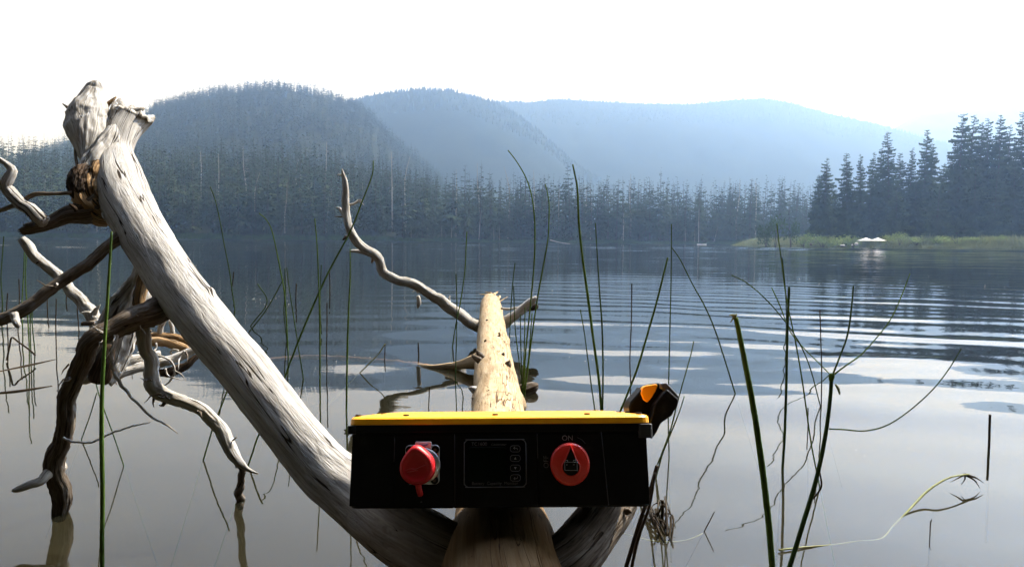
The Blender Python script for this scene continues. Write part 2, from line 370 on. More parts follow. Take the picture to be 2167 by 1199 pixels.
z3 = backhill('ridge_hill', r3, 1000, Y3, M_FARHILL, 22, 'hazy blue wooded hill behind the near forest')
z4 = backhill('long_ridge', r4, 1350, Y4, M_FARHILL, 26, 'long pale blue ridge across the back of the lake')
z5 = backhill('mountain', r5, 1990, Y5, M_ROCK, 40, 'faint far mountain peak almost lost in the smoke')

# ================================================================== LAKE BED, WATER
def bedz(X, Y):
    d = np.maximum(Y - 0.35, 0)
    return 0.12 - 0.36 * sstep((Y + 0.4) / 1.6) - 0.075 * d * np.exp(-d / 60) * (1 / (1 + d / 30)) + 0.02 * fbm(X * 2.2, Y * 2.2, 0.3, 4) + np.clip(-Y - 0.3, 0, 60) * 0.12
yb = np.concatenate([np.linspace(-40, -0.6, 20), np.linspace(-0.5, 8, 150), np.geomspace(8.2, 320, 60)])
ub = np.linspace(-1.3, 1.3, 150); U, YB = np.meshgrid(ub, yb); XB = U * (np.abs(YB) + 2.5)
m, nt, b = newmat('lake_silt'); L = nt.links
ge = N(nt, 'ShaderNodeNewGeometry'); n1 = N(nt, 'ShaderNodeTexNoise'); n1.inputs['Scale'].default_value = 2.3; n1.inputs['Detail'].default_value = 7; n1.inputs['Distortion'].default_value = 0.8
L.new(ge.outputs['Position'], n1.inputs['Vector'])
r = ramp(nt, [(0.3, (0.020, 0.017, 0.010)), (0.55, (0.034, 0.029, 0.018)), (0.75, (0.052, 0.045, 0.030))]); L.new(n1.outputs['Fac'], r.inputs['Fac']); L.new(r.outputs[0], b.inputs['Base Color'])
b.inputs['Roughness'].default_value = 0.95; M_BED = m
tag(grid('lake_bed', XB, YB, bedz(XB, YB), M_BED), 'silty lake bed seen through the shallow water', None, None, 'structure')

ys_ = np.array([-0.55, -1, -2, -4, -8, -14, -22, -40, -70, -110, -160, -230, -320]); U, YS = np.meshgrid(np.linspace(-1, 1, 60), ys_)
XS = U * (np.abs(YS) * 1.5 + 12); ns = lambda X, Y: 0.1 + 0.22 * (-Y - 0.5) ** 0.9 + 0.30 * np.maximum(-Y - 8, 0) + 0.5 * fbm(X / 6, Y / 6, 0.2, 3) * np.clip((-Y - 2) / 10, 0, 1)
tag(grid('sky_blocking_bank', XS, YS, ns(XS, YS), M_SOIL), 'unseen wooded bank added behind the photographer to block sky light', None, None, 'structure')  # out of view, added to cut low sky light on camera-facing sides
def water_h(X, Y):
    Rr = np.hypot(X, Y)
    # ring ripples spreading from the shore by the camera
    cx, cy = -0.2, -1.2
    r = np.hypot(X - cx, Y - cy)
    u = X / (Y + 0.3)
    wob = 0.22 * fbm(X * 0.35, Y * 0.35, 0.0, 3) + 0.05 * vnoise(X * 1.5, Y * 1.2, 6.0)
    side = sstep((u + 0.30) / 0.5) * 0.9 + 0.10
    pat = 0.35 + 0.95 * sstep((vnoise(X * 0.42 + 1.3, Y * 0.30, 8.0) + 0.55) / 1.1)
    a1 = 0.0042 * side * pat * np.exp(-((r - 6.3) / 2.8)**2)
    h = a1 * np.sin(2 * np.pi * (r + wob) / 0.66)
    a2 = 0.0026 * side * (1.3 - 0.7 * pat) * np.exp(-((r - 10.5) / 6.0)**2)
    h = h + a2 * np.sin(2 * np.pi * (r + 1.6 * wob) / 0.45 + 1.0)
    d = Y * 0.96 + X * 0.28
    h = h + 0.0017 * side * np.exp(-((Y - 9) / 7.0)**2) * np.sin(2 * np.pi * (d + 1.3 * wob) / 0.83 + 2.5 * fbm(X * 0.3, Y * 0.12, 4.0, 2))
    h = h + 0.0016 * side * vnoise(X / 0.9, Y / 0.30, 21.0) * np.exp(-((Y - 9) / 6.0)**2)
    # slow swell that bends the sky's edge
    h = h + 0.016 * (0.10 + 0.90 * side) * fbm(X / 1.1 + 3, Y / 0.75, 1.0, 2) * np.exp(-((Y - 3.7) / 1.7)**2)
    # far wind ripple, longer with distance
    far = sstep((Y - 6) / 14)
    h = h + far * 0.0075 * vnoise(X / 1.6, Y / 0.42, 7.0) * (0.5 + 0.5 * vnoise(X / 9, Y / 14, 3.0))
    far2 = sstep((Y - 18) / 30)
    gust = 0.35 + 0.65 * sstep((vnoise(X / 45 + 2, Y / 30, 5.0) + 0.35) / 0.8)
    h = h + far2 * gust * 0.036 * vnoise(X / 3.2, Y / 1.1, 9.0)
    far3 = sstep((Y - 60) / 60)
    h = h + far3 * gust * 0.085 * vnoise(X / 6.0, Y / 2.6, 12.0)
    # faint left-hand ripples
    h = h + 0.0010 * (1 - side) * np.exp(-((Y - 7) / 4.0)**2) * np.sin(2 * np.pi * (Y + 0.2 * X + 2 * wob) / 0.55)
    return h
yw = [0.15]
while yw[-1] < 322: yw.append(yw[-1] + max(0.016, yw[-1] * 0.0052))
yw = np.array(yw); uw = np.linspace(-1.3, 1.3, 300)
U, YW = np.meshgrid(uw, yw); XW = U * (YW + 1.6)
m, nt, b = newmat('lake_water'); L = nt.links; nt.nodes.remove(b)
fr = N(nt, 'ShaderNodeFresnel'); fr.inputs['IOR'].default_value = 1.333
gl = N(nt, 'ShaderNodeBsdfGlossy'); gl.inputs['Roughness'].default_value = 0.0; gl.inputs['Color'].default_value = (1, 1, 1, 1)
tr = N(nt, 'ShaderNodeBsdfTransparent'); tr.inputs['Color'].default_value = (1, 1, 1, 1)
df = N(nt, 'ShaderNodeBsdfDiffuse'); df.inputs['Color'].default_value = (0.024, 0.026, 0.019, 1)
mk = N(nt, 'ShaderNodeMixShader'); mk.inputs[0].default_value = 0.22; L.new(tr.outputs[0], mk.inputs[1]); L.new(df.outputs[0], mk.inputs[2])
va = N(nt, 'ShaderNodeVolumeAbsorption'); va.inputs['Color'].default_value = (0.40, 0.36, 0.14, 1); va.inputs['Density'].default_value = 1.3
L.new(va.outputs[0], nt.nodes['Material Output'].inputs['Volume'])
mx = N(nt, 'ShaderNodeMixShader'); L.new(fr.outputs[0], mx.inputs[0]); L.new(mk.outputs[0], mx.inputs[1]); L.new(gl.outputs[0], mx.inputs[2])
L.new(mx.outputs[0], nt.nodes['Material Output'].inputs['Surface'])
ge = N(nt, 'ShaderNodeNewGeometry'); mp = N(nt, 'ShaderNodeMapping'); mp.inputs['Scale'].default_value = (0.9, 2.6, 1)
L.new(ge.outputs['Position'], mp.inputs['Vector']); no = N(nt, 'ShaderNodeTexNoise'); no.inputs['Scale'].default_value = 2.0; no.inputs['Detail'].default_value = 3
L.new(mp.outputs[0], no.inputs['Vector']); bp = N(nt, 'ShaderNodeBump'); bp.inputs['Strength'].default_value = 0.3; bp.inputs['Distance'].default_value = 0.003
L.new(no.outputs['Fac'], bp.inputs['Height']); L.new(bp.outputs[0], gl.inputs['Normal'])
M_WATER = m
tag(grid('water', XW, YW, water_h(XW, YW), M_WATER), 'calm lake with low ripples mirroring hills and pale sky', None, None, 'structure')

# right-hand point of land
def bankfront(u): return np.interp(u, [uu(1500), uu(1560), uu(1640), uu(1750), uu(1900), uu(2167), uu(2700), 1.5], [262, 246, 224, 200, 180, 160, 140, 120])
def bankz(u, Y):
    d = Y - bankfront(u); t = sstep((u - uu(1525)) / 0.05)
    z = 0.35 * sstep(d / 0.8) + 0.5 * sstep(d / 4) + 1.3 * sstep(d / 22) + 1.2 * sstep((d - 20) / 60)
    return z * t - 0.5 * (1 - t) - 0.6 * (d < -0.5)
ub = np.linspace(uu(1500), 1.4, 130); dd = np.array([-2, -0.4, 0.1, 0.5, 1, 2, 3, 5, 8, 12, 18, 26, 40, 60, 90, 130])
U, D = np.meshgrid(ub, dd); YY = bankfront(U) + D
m = leafmat('bank_turf', (0.08, 0.095, 0.045), (0.14, 0.15, 0.075), 0.3)
tag(grid('shore', U * YY, YY, bankz(U, YY), m), 'low grassy point of land at the right of the lake', None, None, 'structure')

# ================================================================== CONIFERS
def conifer_geo(seed, levels, per, rad=0.14, detail=2, bare=0.08, seg=5, ragged=0.35, tip=0.02, shape=0.85):
    """unit-height spruce: tapered trunk + whorls of drooping sprays; returns V, tris, material index"""
    rg = np.random.default_rng(seed); V = []; T = []; Mi = []
    def tri(a, b, c, mi):
        k = len(V); V.extend([a, b, c]); T.append((k, k + 1, k + 2)); Mi.append(mi)
    # trunk
    r0 = 0.011
    k = len(V)
    for z, r in ((-0.03, r0 * 1.15), (0.5, r0 * 0.6), (1.0, 0.0008)):
        for i in range(seg):
            a = 2 * math.pi * i / seg; V.append((r * math.cos(a), r * math.sin(a), z))
    for l in range(2):
        for i in range(seg):
            j = (i + 1) % seg; a, b2, c, d = k + l * seg + i, k + l * seg + j, k + (l + 1) * seg + j, k + (l + 1) * seg + i
            T.append((a, b2, c)); T.append((a, c, d)); Mi += [0, 0]
    lean = rg.normal(0, 0.006, 2)
    for l in range(levels):
        t = l / (levels - 1); z = bare + (0.985 - bare) * (t ** 0.92)
        R0 = rad * ((1 - t) ** shape) * (1 - 0.35 * math.exp(-t * 9)) + tip
        k_per = max(3, int(per * (0.45 + 0.55 * (1 - t)) + rg.random()))
        ph = rg.random() * 6.28
        for b in range(k_per):
            if rg.random() < 0.10: continue
            a = ph + 6.283 * b / k_per + rg.normal(0, 0.25)
            Lb = R0 * (1 + ragged * rg.normal()); Lb = max(0.012, Lb)
            up = 0.35 * t - 0.30 + rg.normal(0, 0.08)
            zz = z + rg.normal(0, 0.35 / levels)
            d = np.array([math.cos(a), math.sin(a), 0]); s = np.array([-math.sin(a), math.cos(a), 0])
            def pt(f): return d * Lb * f + np.array([0, 0, zz + Lb * (up * f - 0.25 * f * f * (1 - t) + 0.16 * f ** 3)])
            w = Lb * (0.34 + 0.14 * rg.random())
            if detail == 0:
                p0, p1 = pt(0.0), pt(1.0); m = pt(0.55)
                tri(p0, m + s * w - np.array([0, 0, 0.25 * Lb]), p1, 1); tri(p0, p1, m - s * w - np.array([0, 0, 0.25 * Lb]), 1)
            else:
                nseg = 2 if detail == 1 else 4
                for q in range(nseg):
                    f0, f1 = q / nseg, (q + 1) / nseg
                    a0, a1 = pt(f0), pt(min(1.0, f1 + 0.1))
                    for sg in (1, -1):
                        ww = w * (1.15 - 0.75 * f1) * (0.7 + 0.6 * rg.random())
                        tipp = pt(min(1.0, f1 + 0.12 * rg.random())) + s * sg * ww + np.array([0, 0, -Lb * (0.12 + 0.2 * rg.random())])
                        tri(a0, a1, tipp, 1)
                    if detail == 2:
                        hp = (a0 + a1) / 2 + s * rg.normal(0, 0.05) * Lb + np.array([0, 0, -Lb * (0.16 + 0.2 * rg.random())])
                        tri(a0, a1, hp, 1)
    V = np.array(V, float); V[:, 0] += lean[0] * V[:, 2] ** 2 * 3; V[:, 1] += lean[1] * V[:, 2] ** 2 * 3
    return V, np.array(T), np.array(Mi)
def place_many(name, protos, pos, hts, rots, wid, mats):
    Vs, Ts, Ms, o = [], [], [], 0
    for i in range(len(pos)):
        V, T, Mi = protos[i % len(protos)]
        c, s = math.cos(rots[i]), math.sin(rots[i]); h = hts[i]; w = h * wid[i]
        X = np.stack([(V[:, 0] * c - V[:, 1] * s) * w + pos[i][0], (V[:, 0] * s + V[:, 1] * c) * w + pos[i][1], V[:, 2] * h + pos[i][2]], -1)
        Vs.append(X); Ts.append(T + o); Ms.append(Mi); o += len(V)
    return mesh_np(name, np.vstack(Vs), [np.vstack(Ts)], mats, None, False, mat_idx=np.concatenate(Ms))

lo = [conifer_geo(100 + i, 9, 5, rad=0.12 + 0.02 * (i % 3), detail=0, seg=3, bare=0.1) for i in range(8)]
md = [conifer_geo(200 + i, 20, 7, rad=[0.10, 0.13, 0.085, 0.115][i % 4], detail=1, seg=4, bare=0.06 + 0.03 * (i % 3)) for i in range(10)]
hi = [conifer_geo(300 + i, 42, 12, rad=[0.12, 0.10, 0.135, 0.11][i % 4], detail=2, seg=7, bare=0.05, shape=[0.8, 0.7, 0.95][i % 3]) for i in range(7)]
tiny = []
for i in range(4):
    V = [(math.cos(a) * 0.16, math.sin(a) * 0.16, 0.05) for a in (0, 1.57, 3.14, 4.71)] + [(0, 0, 1)]
    tiny.append((np.array(V) + np.random.default_rng(i).normal(0, 0.03, (5, 3)), np.array([(0, 1, 4), (1, 2, 4), (2, 3, 4), (3, 0, 4)]), np.ones(4, int)))

# far ridges: a fuzz of tree tops along and below the crest
def ridge_trees(name, fz, Yr, depth, n, h0, h1, lab, umin=-0.75, umax=0.85):
    u = RNG.uniform(umin, umax, n); Y = Yr - depth * RNG.random(n) ** 1.25 + 8
    z = fz(u, Y); pos = np.stack([u * Y, Y, z - 0.5], -1); hts = RNG.uniform(h0, h1, n)
    tag(place_many(name, tiny, pos, hts, RNG.random(n) * 6, np.ones(n), [M_BARK, M_NEEDLE2]), lab, 'forest', None, 'stuff')
ridge_trees('ridge_forest', z3, Y3, 150, 6000, 6, 11, 'fuzz of treetops along the crest of the blue hill')
ridge_trees('far_forest', z4, Y4, 170, 7000, 6, 11, 'fuzz of treetops along the crest of the long pale ridge')

# the left hill
n = 12000; u = RNG.uniform(-1.4, 0.02, n); Y = RNG.uniform(470, 1010, n); Y[:2200] = RNG.uniform(945, 1000, 2200)
z = hillz(u, Y); ok = np.ones(n, bool)
pos = np.stack([u * Y, Y, z - 0.5], -1)[ok]; n = len(pos)
hts = RNG.uniform(6, 13, n) + 5 * (RNG.random(n) ** 5); hts[2200:] += RNG.uniform(2, 7, n - 2200)
tag(place_many('hill_forest', lo, pos, hts, RNG.random(n) * 6, RNG.uniform(0.85, 1.3, n), [M_BARK, M_NEEDLE2]), 'dense spruce forest covering the tall left hill', 'forest', None, 'stuff')
# the shore forest, back rows as one mass
n = 3500; u = np.concatenate([RNG.uniform(-1.4, 0.5, 2000), RNG.uniform(-1.4, -0.1, 1500)]); Y = RNG.uniform(322, 450, n)
Y = np.where((u > -0.05), 322 + (Y - 322) * 0.55, Y)
z = hillz(u, Y); hts = RNG.uniform(20, 29, n); hts[RNG.random(n) < 0.3] *= 0.7
md_s = [conifer_geo(400 + i, 12, 6, rad=[0.10, 0.125, 0.085][i % 3], detail=0, seg=3, bare=0.08) for i in range(8)]
tag(place_many('shore_forest', md_s, np.stack([u * Y, Y, z - 0.5], -1), hts, RNG.random(n) * 6, RNG.uniform(0.8, 1.15, n), [M_BARK, M_NEEDLE2]), 'close ranks of hazy spruces behind the far shore', 'forest', None, 'stuff')

# the shore forest, front rows one by one (mesh data shared)
protos = []
for i, (V, T, Mi) in enumerate(md):
    o = mesh_np('spruce_tree', V, [T], [M_BARK, M_NEEDLE2], None, False, mat_idx=Mi); protos.append(o)
PLACES = [(-1e9, 40, 'behind the twigs at the left edge'), (40, 150, 'behind the left dead arms'), (150, 310, 'behind the leaning limb top'), (310, 400, 'just right of the leaning limb'), (400, 480, 'above the faint thin reed'), (480, 540, 'left of the bent tip reed'),
          (540, 600, 'above the bent tip reed'), (600, 650, 'right of the bent tip reed'), (650, 700, 'above the straight reed left of the bare branch'), (700, 745, 'behind the rising bare branch'), (745, 800, 'behind the long slanting reed tip'), (800, 860, 'right of the long slanting reed'),
          (860, 920, 'midway between slanting reed and log'), (920, 975, 'left of the upright reed by the log'), (975, 1020, 'behind the upright reed by the log'), (1020, 1065, 'above the log end'), (1065, 1110, 'under the bowed tip of the tallest tuft reed'), (1110, 1170, 'behind the two tallest tuft reeds'),
          (1170, 1215, 'left of the thick reed behind the lid'), (1215, 1265, 'between the thick reed and its slim neighbour'), (1265, 1330, 'right of the slim dark reed behind the lid'), (1330, 1390, 'above the small upright dark reed'), (1390, 1440, 'behind the tall thin reed by the grip'),
          (1440, 1500, 'above the white rowing boat'), (1500, 1560, 'right of the white rowing boat'), (1560, 1620, 'left of the rounded trees on the point'), (1620, 1690, 'behind the rounded trees on the point'), (1690, 1e9, 'behind the right bank stand')]
def place_of(px): return next(k for k, (a, b_, _) in enumerate(PLACES) if a <= px < b_)
def label_by_place(items, noun, adj):
    """items: (px, height, object). name the extremes of each stretch; the alike rest of a stretch share a label"""
    for k, (_, _, ph) in enumerate(PLACES):
        it = [t for t in items if place_of(t[0]) == k]
        if len(it) == 1: it[0][2]['label'] = '%s %s %s' % (adj, noun, ph); continue
        it.sort(key=lambda t: t[0]); rest = list(it)
        def take(t, w): t[2]['label'] = '%s %s %s %s' % (w, adj, noun, ph); rest.remove(t)
        if rest: take(max(rest, key=lambda t: t[1]), 'tallest')
        if rest: take(min(rest, key=lambda t: t[1]), 'lowest')
        if rest: take(rest[0], 'leftmost middling')
        if rest: take(rest[-1], 'rightmost middling')
        for t in rest: t[2]['label'] = 'inner middling %s %s %s' % (adj, noun, ph)
GRP = 'spruces standing along the far shore'
def copy_obj(o, parent=None):
    c = o.copy(); COL.objects.link(c); c.parent = parent; return c
far_items = []
for i in range(235):
    src = protos[i % 10]; o = src if i < 10 else copy_obj(src)
    u = -0.72 + 1.16 * (i + random.random()) / 235; Y = 304 + 20 * random.random() ** 1.3
    h = random.uniform(20, 29) * (0.55 if random.random() < 0.25 else 1) * (1.16 if random.random() < 0.12 else 1)
    if u > 0.1: h *= 0.95
    o.location = (u * Y, Y, float(hillz(np.array(u), np.array(Y))) - 0.4); o.rotation_euler = (random.gauss(0, 0.015), random.gauss(0, 0.015), random.random() * 6.28)
    w = random.uniform(0.7, 1.35); o.scale = (h * w, h * w, h)
    tag(o, 'spruce', 'tree', GRP); far_items.append((1083.5 + u * F, h, o))
label_by_place(far_items, 'hazy shore spruce', 'slim')
# bleached dead trunks
snag_items = []
sn = []
for i in range(5):
    pts = [(0, 0, -0.02, 0.013), (0.01 * random.gauss(0, 1), 0, 0.35, 0.011), (0.02 * random.gauss(0, 1), 0.01, 0.7, 0.007), (0.03 * random.gauss(0, 1), 0, 1.0, 0.002)]
    lst = [pts]
    for k in range(9):
        zz = random.uniform(0.3, 0.95); a = random.random() * 6.28; l = 0.05 * random.uniform(0.4, 1.3)
        lst.append([(0, 0, zz, 0.003), (l * math.cos(a), l * math.sin(a), zz + random.uniform(-0.02, 0.01), 0.0012)])
    sn.append(tubes('dead_tree', lst, M_SNAG, None, seg=5, step=0.12, rough=0.02))
spots = [(358, 395, 465, .0), (540, 365, 470, .03), (462, 325, 365, .0), (300, 400, 480, .05), (455, 400, 470, -.12), (600, 375, 430, .0), (655, 390, 445, -.08), (480, 380, 440, .0),
         (225, 370, 420, .0), (700, 400, 440, 0), (770, 380, 430, 0), (905, 440, 500, 0), (955, 470, 510, 0), (1013, 445, 512, .07), (935, 480, 510, 0), (1045, 480, 512, 0), (1057, 482, 512, 0), (1183, 400, 445, 0), (1319, 448, 513, 0), (1315, 470, 514, .12),
         (1240, 392, 430, 0), (1250, 400, 440, 0), (1510, 478, 516, .25), (1478, 440, 516, 0), (1470, 490, 516, 0), (1015, 345, 420, 0), (1075, 352, 420, 0), (1130, 360, 425, 0), (1600, 380, 440, 0), (1335, 368, 430, 0), (1560, 378, 440, 0),
         (860, 330, 400, 0), (690, 300, 370, 0), (830, 320, 390, 0), (425, 320, 380, 0), (520, 310, 380, 0), (965, 358, 420, 0), (1450, 480, 516, 0), (870, 478, 508, 0), (735, 470, 507, 0)]
spots += [(random.uniform(100, 900), 0, 0, random.gauss(0, 0.06)) for _ in range(45)]
for i, (px, yt, yb_, ln) in enumerate(spots):
    o = sn[i % 5] if i < 5 else copy_obj(sn[i % 5])
    u = uu(px); Yd = 303 if yb_ > 500 else (315 if yb_ > 455 else 345 if px < 800 else 318)
    if yt == 0: Yd = random.uniform(306, 400); g_ = float(hillz(np.array(u), np.array(Yd))); bot = P(px, 500, Yd); top = Vector((bot.x, Yd, g_ + random.uniform(9, 22)))
    else: top = P(px, yt, Yd); bot = P(px, yb_, Yd)
    g = float(hillz(np.array(u), np.array(float(Yd)))); z0 = min(bot.z, g + 6) if yb_ <= 500 else g
    z0 = g
    o.location = (bot.x, Yd, z0); h = max(6, top.z - z0); o.scale = (h * 0.85, h * 0.85, h); o.rotation_euler = (0, ln, random.random() * 6.28 if ln == 0 else 0)
    tag(o, 'dead tree', 'dead tree', 'pale dead trunks among the far spruces'); snag_items.append((px, h, o))
label_by_place(snag_items, 'bare dead trunk', 'bleached')

n = 620; Y = -4.5 - 150 * RNG.random(n) ** 2.2; x = RNG.uniform(-1, 1, n) * (np.abs(Y) * 1.5 + 12); z = ns(x, Y)
tag(place_many('sky_blocking_forest', md_s, np.stack([x, Y, z - 0.3], -1), RNG.uniform(16, 28, n), RNG.random(n) * 6, RNG.uniform(1.1, 1.5, n), [M_BARK, M_NEEDLE]), 'unseen spruce forest added behind the photographer to block sky light', 'forest', None, 'stuff')  # unseen trees, set close and tall to darken the shaded fronts
n = 300; u = RNG.uniform(uu(1790), 1.35, n); Y = bankfront(u) + RNG.uniform(42, 110, n); z = bankz(u, Y)
hts = RNG.uniform(15, 24, n) * (0.75 + 0.35 * sstep((u - uu(1780)) / 0.2))
tag(place_many('bank_forest', md_s, np.stack([u * Y, Y, z - 0.4], -1), hts, RNG.random(n) * 6, RNG.uniform(0.9, 1.3, n), [M_BARK, M_NEEDLE]), 'dark wood closing the gaps behind the right bank spruces', 'forest', None, 'stuff')
# right bank spruces: each a thing with trunk and crown
def split_tree(geo):
    V, T, Mi = geo; out = []
    for k in (0, 1):
        f = T[Mi == k]; ids, inv = np.unique(f, return_inverse=True); out.append((V[ids], inv.reshape(-1, 3)))
    return out
tparts = [split_tree(g) for g in hi]
tmesh = {}
def bank_tree(px, ytop, Y, w, var, label):
    u = uu(px); zb = float(bankz(np.array(u), np.array(Y))); top = P(px, ytop, Y); h = top.z - zb
    e = empty('spruce_tree', (top.x, Y, zb)); tag(e, label, 'tree', 'dark spruces on the right bank')
    for k, (nm, mt) in enumerate((('trunk', M_BARK), ('crown', M_NEEDLE))):
        if (var, k) in tmesh: o = bpy.data.objects.new(nm, tmesh[(var, k)]); link(o, e)
        else:
            o = mesh_np(nm, tparts[var][k][0], [tparts[var][k][1]], mt, e); tmesh[(var, k)] = o.data
        base_r = [0.12, 0.10, 0.135, 0.11][var % 4]
    sx = (w / F * Y) / (2 * (base_r + 0.02))
    e.scale = (sx, sx, h); e.rotation_euler = (0, 0, random.random() * 6.28)
bt = [(1749, 333, 196, 50, 0, 'pointed dark spruce at the left end of the tall right bank stand'),
      (1732, 369, 200, 34, 1, 'smaller spruce half hidden against the left side of the first bank spruce'),
      (1712, 480, 206, 20, 3, 'knee high looking young spruce left of the bank stand by the grass'),
      (1797, 323, 192, 44, 1, 'narrow layered spruce second in the bank stand counted from the left'),
      (1824, 326, 188, 36, 3, 'thin spired spruce just right of the second bank spruce'),
      (1787, 452, 180, 34, 2, 'young bushy spruce in front of the bank stand left of the white canopy'),
      (1847, 322, 205, 40, 0, 'spruce set back left of the tall spire above the white canopy'),
      (1863, 313, 196, 44, 4, 'spruce touching the left flank of the tall spire above the canopy'),
      (1887, 277, 185, 56, 5, 'tall sharp spired spruce right of and above the white canopy'),
      (1910, 322, 205, 44, 1, 'lower hazier spruce behind the right flank of the sharp spire'),
      (1929, 313, 202, 38, 3, 'thin spruce between the sharp spire and the broad topped spruce'),
      (1961, 273, 186, 62, 2, 'broad shouldered tall spruce midway along the right bank stand'),
      (1974, 304, 192, 50, 6, 'spruce leaning on the right of the broad shouldered spruce'),
      (1996, 345, 208, 46, 0, 'lowest gap filling spruce left of the twin topped pair'),
      (2034, 240, 180, 74, 4, 'left one of the tall twin topped spruces on the right bank'),
      (2052, 243, 186, 66, 5, 'right one of the tall twin topped spruces on the right bank'),
      (2078, 258, 190, 58, 1, 'narrow spruce right behind the twin topped pair'),
      (2096, 250, 184, 62, 3, 'dense spruce between the twin topped pair and the flat tip spruce'),
      (2120, 243, 179, 66, 6, 'tall flat tipped spruce close to the right photo edge'),
      (2138, 265, 188, 60, 0, 'lower spruce between flat tipped spruce and the cut off edge spruce'),
      (2168, 234, 176, 70, 2, 'tallest spruce cut by the right photo edge'),
      (2205, 226, 182, 70, 5, 'spruce just beyond the edge spruce on the right bank'),
      (2250, 240, 175, 74, 4, 'outermost spruce of the right bank stand'),
      (1770, 400, 212, 46, 2, 'short hazy spruce filling the gap right of the first bank spruce'),
      (1940, 372, 180, 50, 6, 'mid height spruce in front of the thin spruce on the bank'),
      (1842, 390, 183, 46, 2, 'mid height spruce directly above the white canopy'),
      (1900, 400, 178, 50, 0, 'mid height dark spruce right of the white canopy'),
      (2010, 330, 196, 56, 1, 'dark spruce between broad shouldered spruce and twin topped pair'),
      (2066, 350, 172, 56, 2, 'shorter dark spruce before the twin topped pair'),
      (2150, 350, 170, 60, 6, 'shorter dark spruce before the flat tipped spruce'),
      (1985, 400, 172, 50, 3, 'shorter dark spruce at the foot of the broad shouldered spruce'),
      (2108, 370, 168, 54, 0, 'shorter dark spruce under the dense spruce near the edge')]
for a in bt: bank_tree(a[0], a[1], a[2] + 17, *a[3:])

# leafy clumps
def clump_geo(seed, n, leaf=0.06, flat=1.0):
    rg = np.random.default_rng(seed); V = []; T = []
    lobes = [(rg.normal(0, 0.28), rg.normal(0, 0.28), 0.3 + 0.5 * rg.random(), 0.22 + 0.16 * rg.random()) for _ in range(7)]
    for i in range(n):
        lx, ly, lz, lr = lobes[i % 7]; d = rg.normal(size=3); d /= np.linalg.norm(d); p = np.array([lx, ly, lz * flat]) + d * lr * rg.random() ** 0.4
        p[2] = max(p[2], 0.02); a = rg.normal(size=3); a /= np.linalg.norm(a); b = np.cross(a, rg.normal(size=3)); b /= np.linalg.norm(b); s = leaf * (0.6 + 0.8 * rg.random())
        k = len(V); V += [p - a * s, p + b * s * 0.5, p + a * s, p - b * s * 0.5]; T += [(k, k + 1, k + 2), (k, k + 2, k + 3)]
    return np.array(V), np.array(T)
cl = [clump_geo(40 + i, 420, 0.055) for i in range(4)]
cm = {}
def bush(name, px, ytop, ybase, w, Y, mat, label, cat, var, group=None, trunk=False):
    u = uu(px); zb = float(bankz(np.array(u), np.array(float(Y)))); top = P(px, ytop, Y); h = top.z - zb; wd_ = w / F * Y
    e = empty(name, (top.x, Y, zb)); tag(e, label, cat, group)
    key = (var, mat.name)
    if key in cm: link(bpy.data.objects.new('foliage', cm[key]), e)
    else: cm[key] = mesh_np('foliage', cl[var][0], [cl[var][1]], mat, e).data
    if 'stem' in cm: link(bpy.data.objects.new('stem', cm['stem']), e)
    else: cm['stem'] = tubes('stem', [[(0, 0, -0.05, 0.02), (a * 0.1, b2 * 0.1, 0.3, 0.014), (a * 0.3, b2 * 0.3, 0.75, 0.005)] for a, b2 in ((1, 0), (-0.7, 0.6), (-0.3, -0.8), (0.2, 0.3))], M_BARK, e, seg=5, step=0.2).data
    e.scale = (wd_ / 1.15, wd_ / 1.15, h / 1.05); e.rotation_euler = (0, 0, random.random() * 6.28)
bl = [('alder_tree', 1622, 470, 505, 38, 205, M_DSHRUB, 'dark rounded low tree at the left end of the grassy point', 'tree', 0),
      ('alder_tree', 1643, 452, 505, 46, 203, M_DSHRUB, 'tallest dark rounded tree in the clump on the grassy point', 'tree', 1),
      ('alder_tree', 1675, 464, 505, 34, 200, M_DSHRUB, 'dark upright rounded tree right of the clump on the point', 'tree', 2),
      ('willow_shrub', 1700, 493, 510, 44, 197, M_SHRUB, 'pale green shrub at the foot of the small young spruce', 'shrub', 3),
      ('willow_shrub', 1742, 496, 512, 54, 191, M_SHRUB, 'low wide pale shrub under the first bank spruce', 'shrub', 1),
      ('willow_shrub', 1780, 498, 512, 50, 187, M_SHRUB, 'low shrub left of the white canopy', 'shrub', 2),
      ('willow_shrub', 1806, 495, 512, 36, 185, M_SHRUB, 'thin topped shrub touching the left of the white canopy', 'shrub', 0),
      ('willow_shrub', 1876, 496, 512, 30, 185, M_SHRUB, 'small upright shrub touching the right of the white canopy', 'shrub', 3),
      ('willow_shrub', 1905, 490, 516, 34, 181, M_SHRUB, 'taller slim pale shrub right of the white canopy', 'shrub', 1),
      ('willow_shrub', 1940, 500, 516, 56, 179, M_SHRUB, 'broad shrub below the thin and broad shouldered spruces', 'shrub', 2),
      ('willow_shrub', 1984, 496, 518, 50, 177, M_SHRUB, 'shrub with a raised top below the gap filling spruce', 'shrub', 0),
      ('willow_shrub', 2025, 501, 520, 60, 174, M_SHRUB, 'broad shrub below the twin topped spruces', 'shrub', 3),
      ('willow_shrub', 2068, 500, 520, 48, 172, M_SHRUB, 'shrub right of the broad one below the twin tops', 'shrub', 1),
      ('willow_shrub', 2105, 498, 522, 56, 170, M_SHRUB, 'darker bunched shrub below the flat tipped spruce', 'shrub', 2),
      ('willow_shrub', 2150, 504, 524, 60, 168, M_SHRUB, 'shrub at the right photo edge on the bank', 'shrub', 0),
      ('willow_shrub', 2210, 502, 524, 60, 167, M_SHRUB, 'shrub beyond the edge shrub on the bank', 'shrub', 3)]
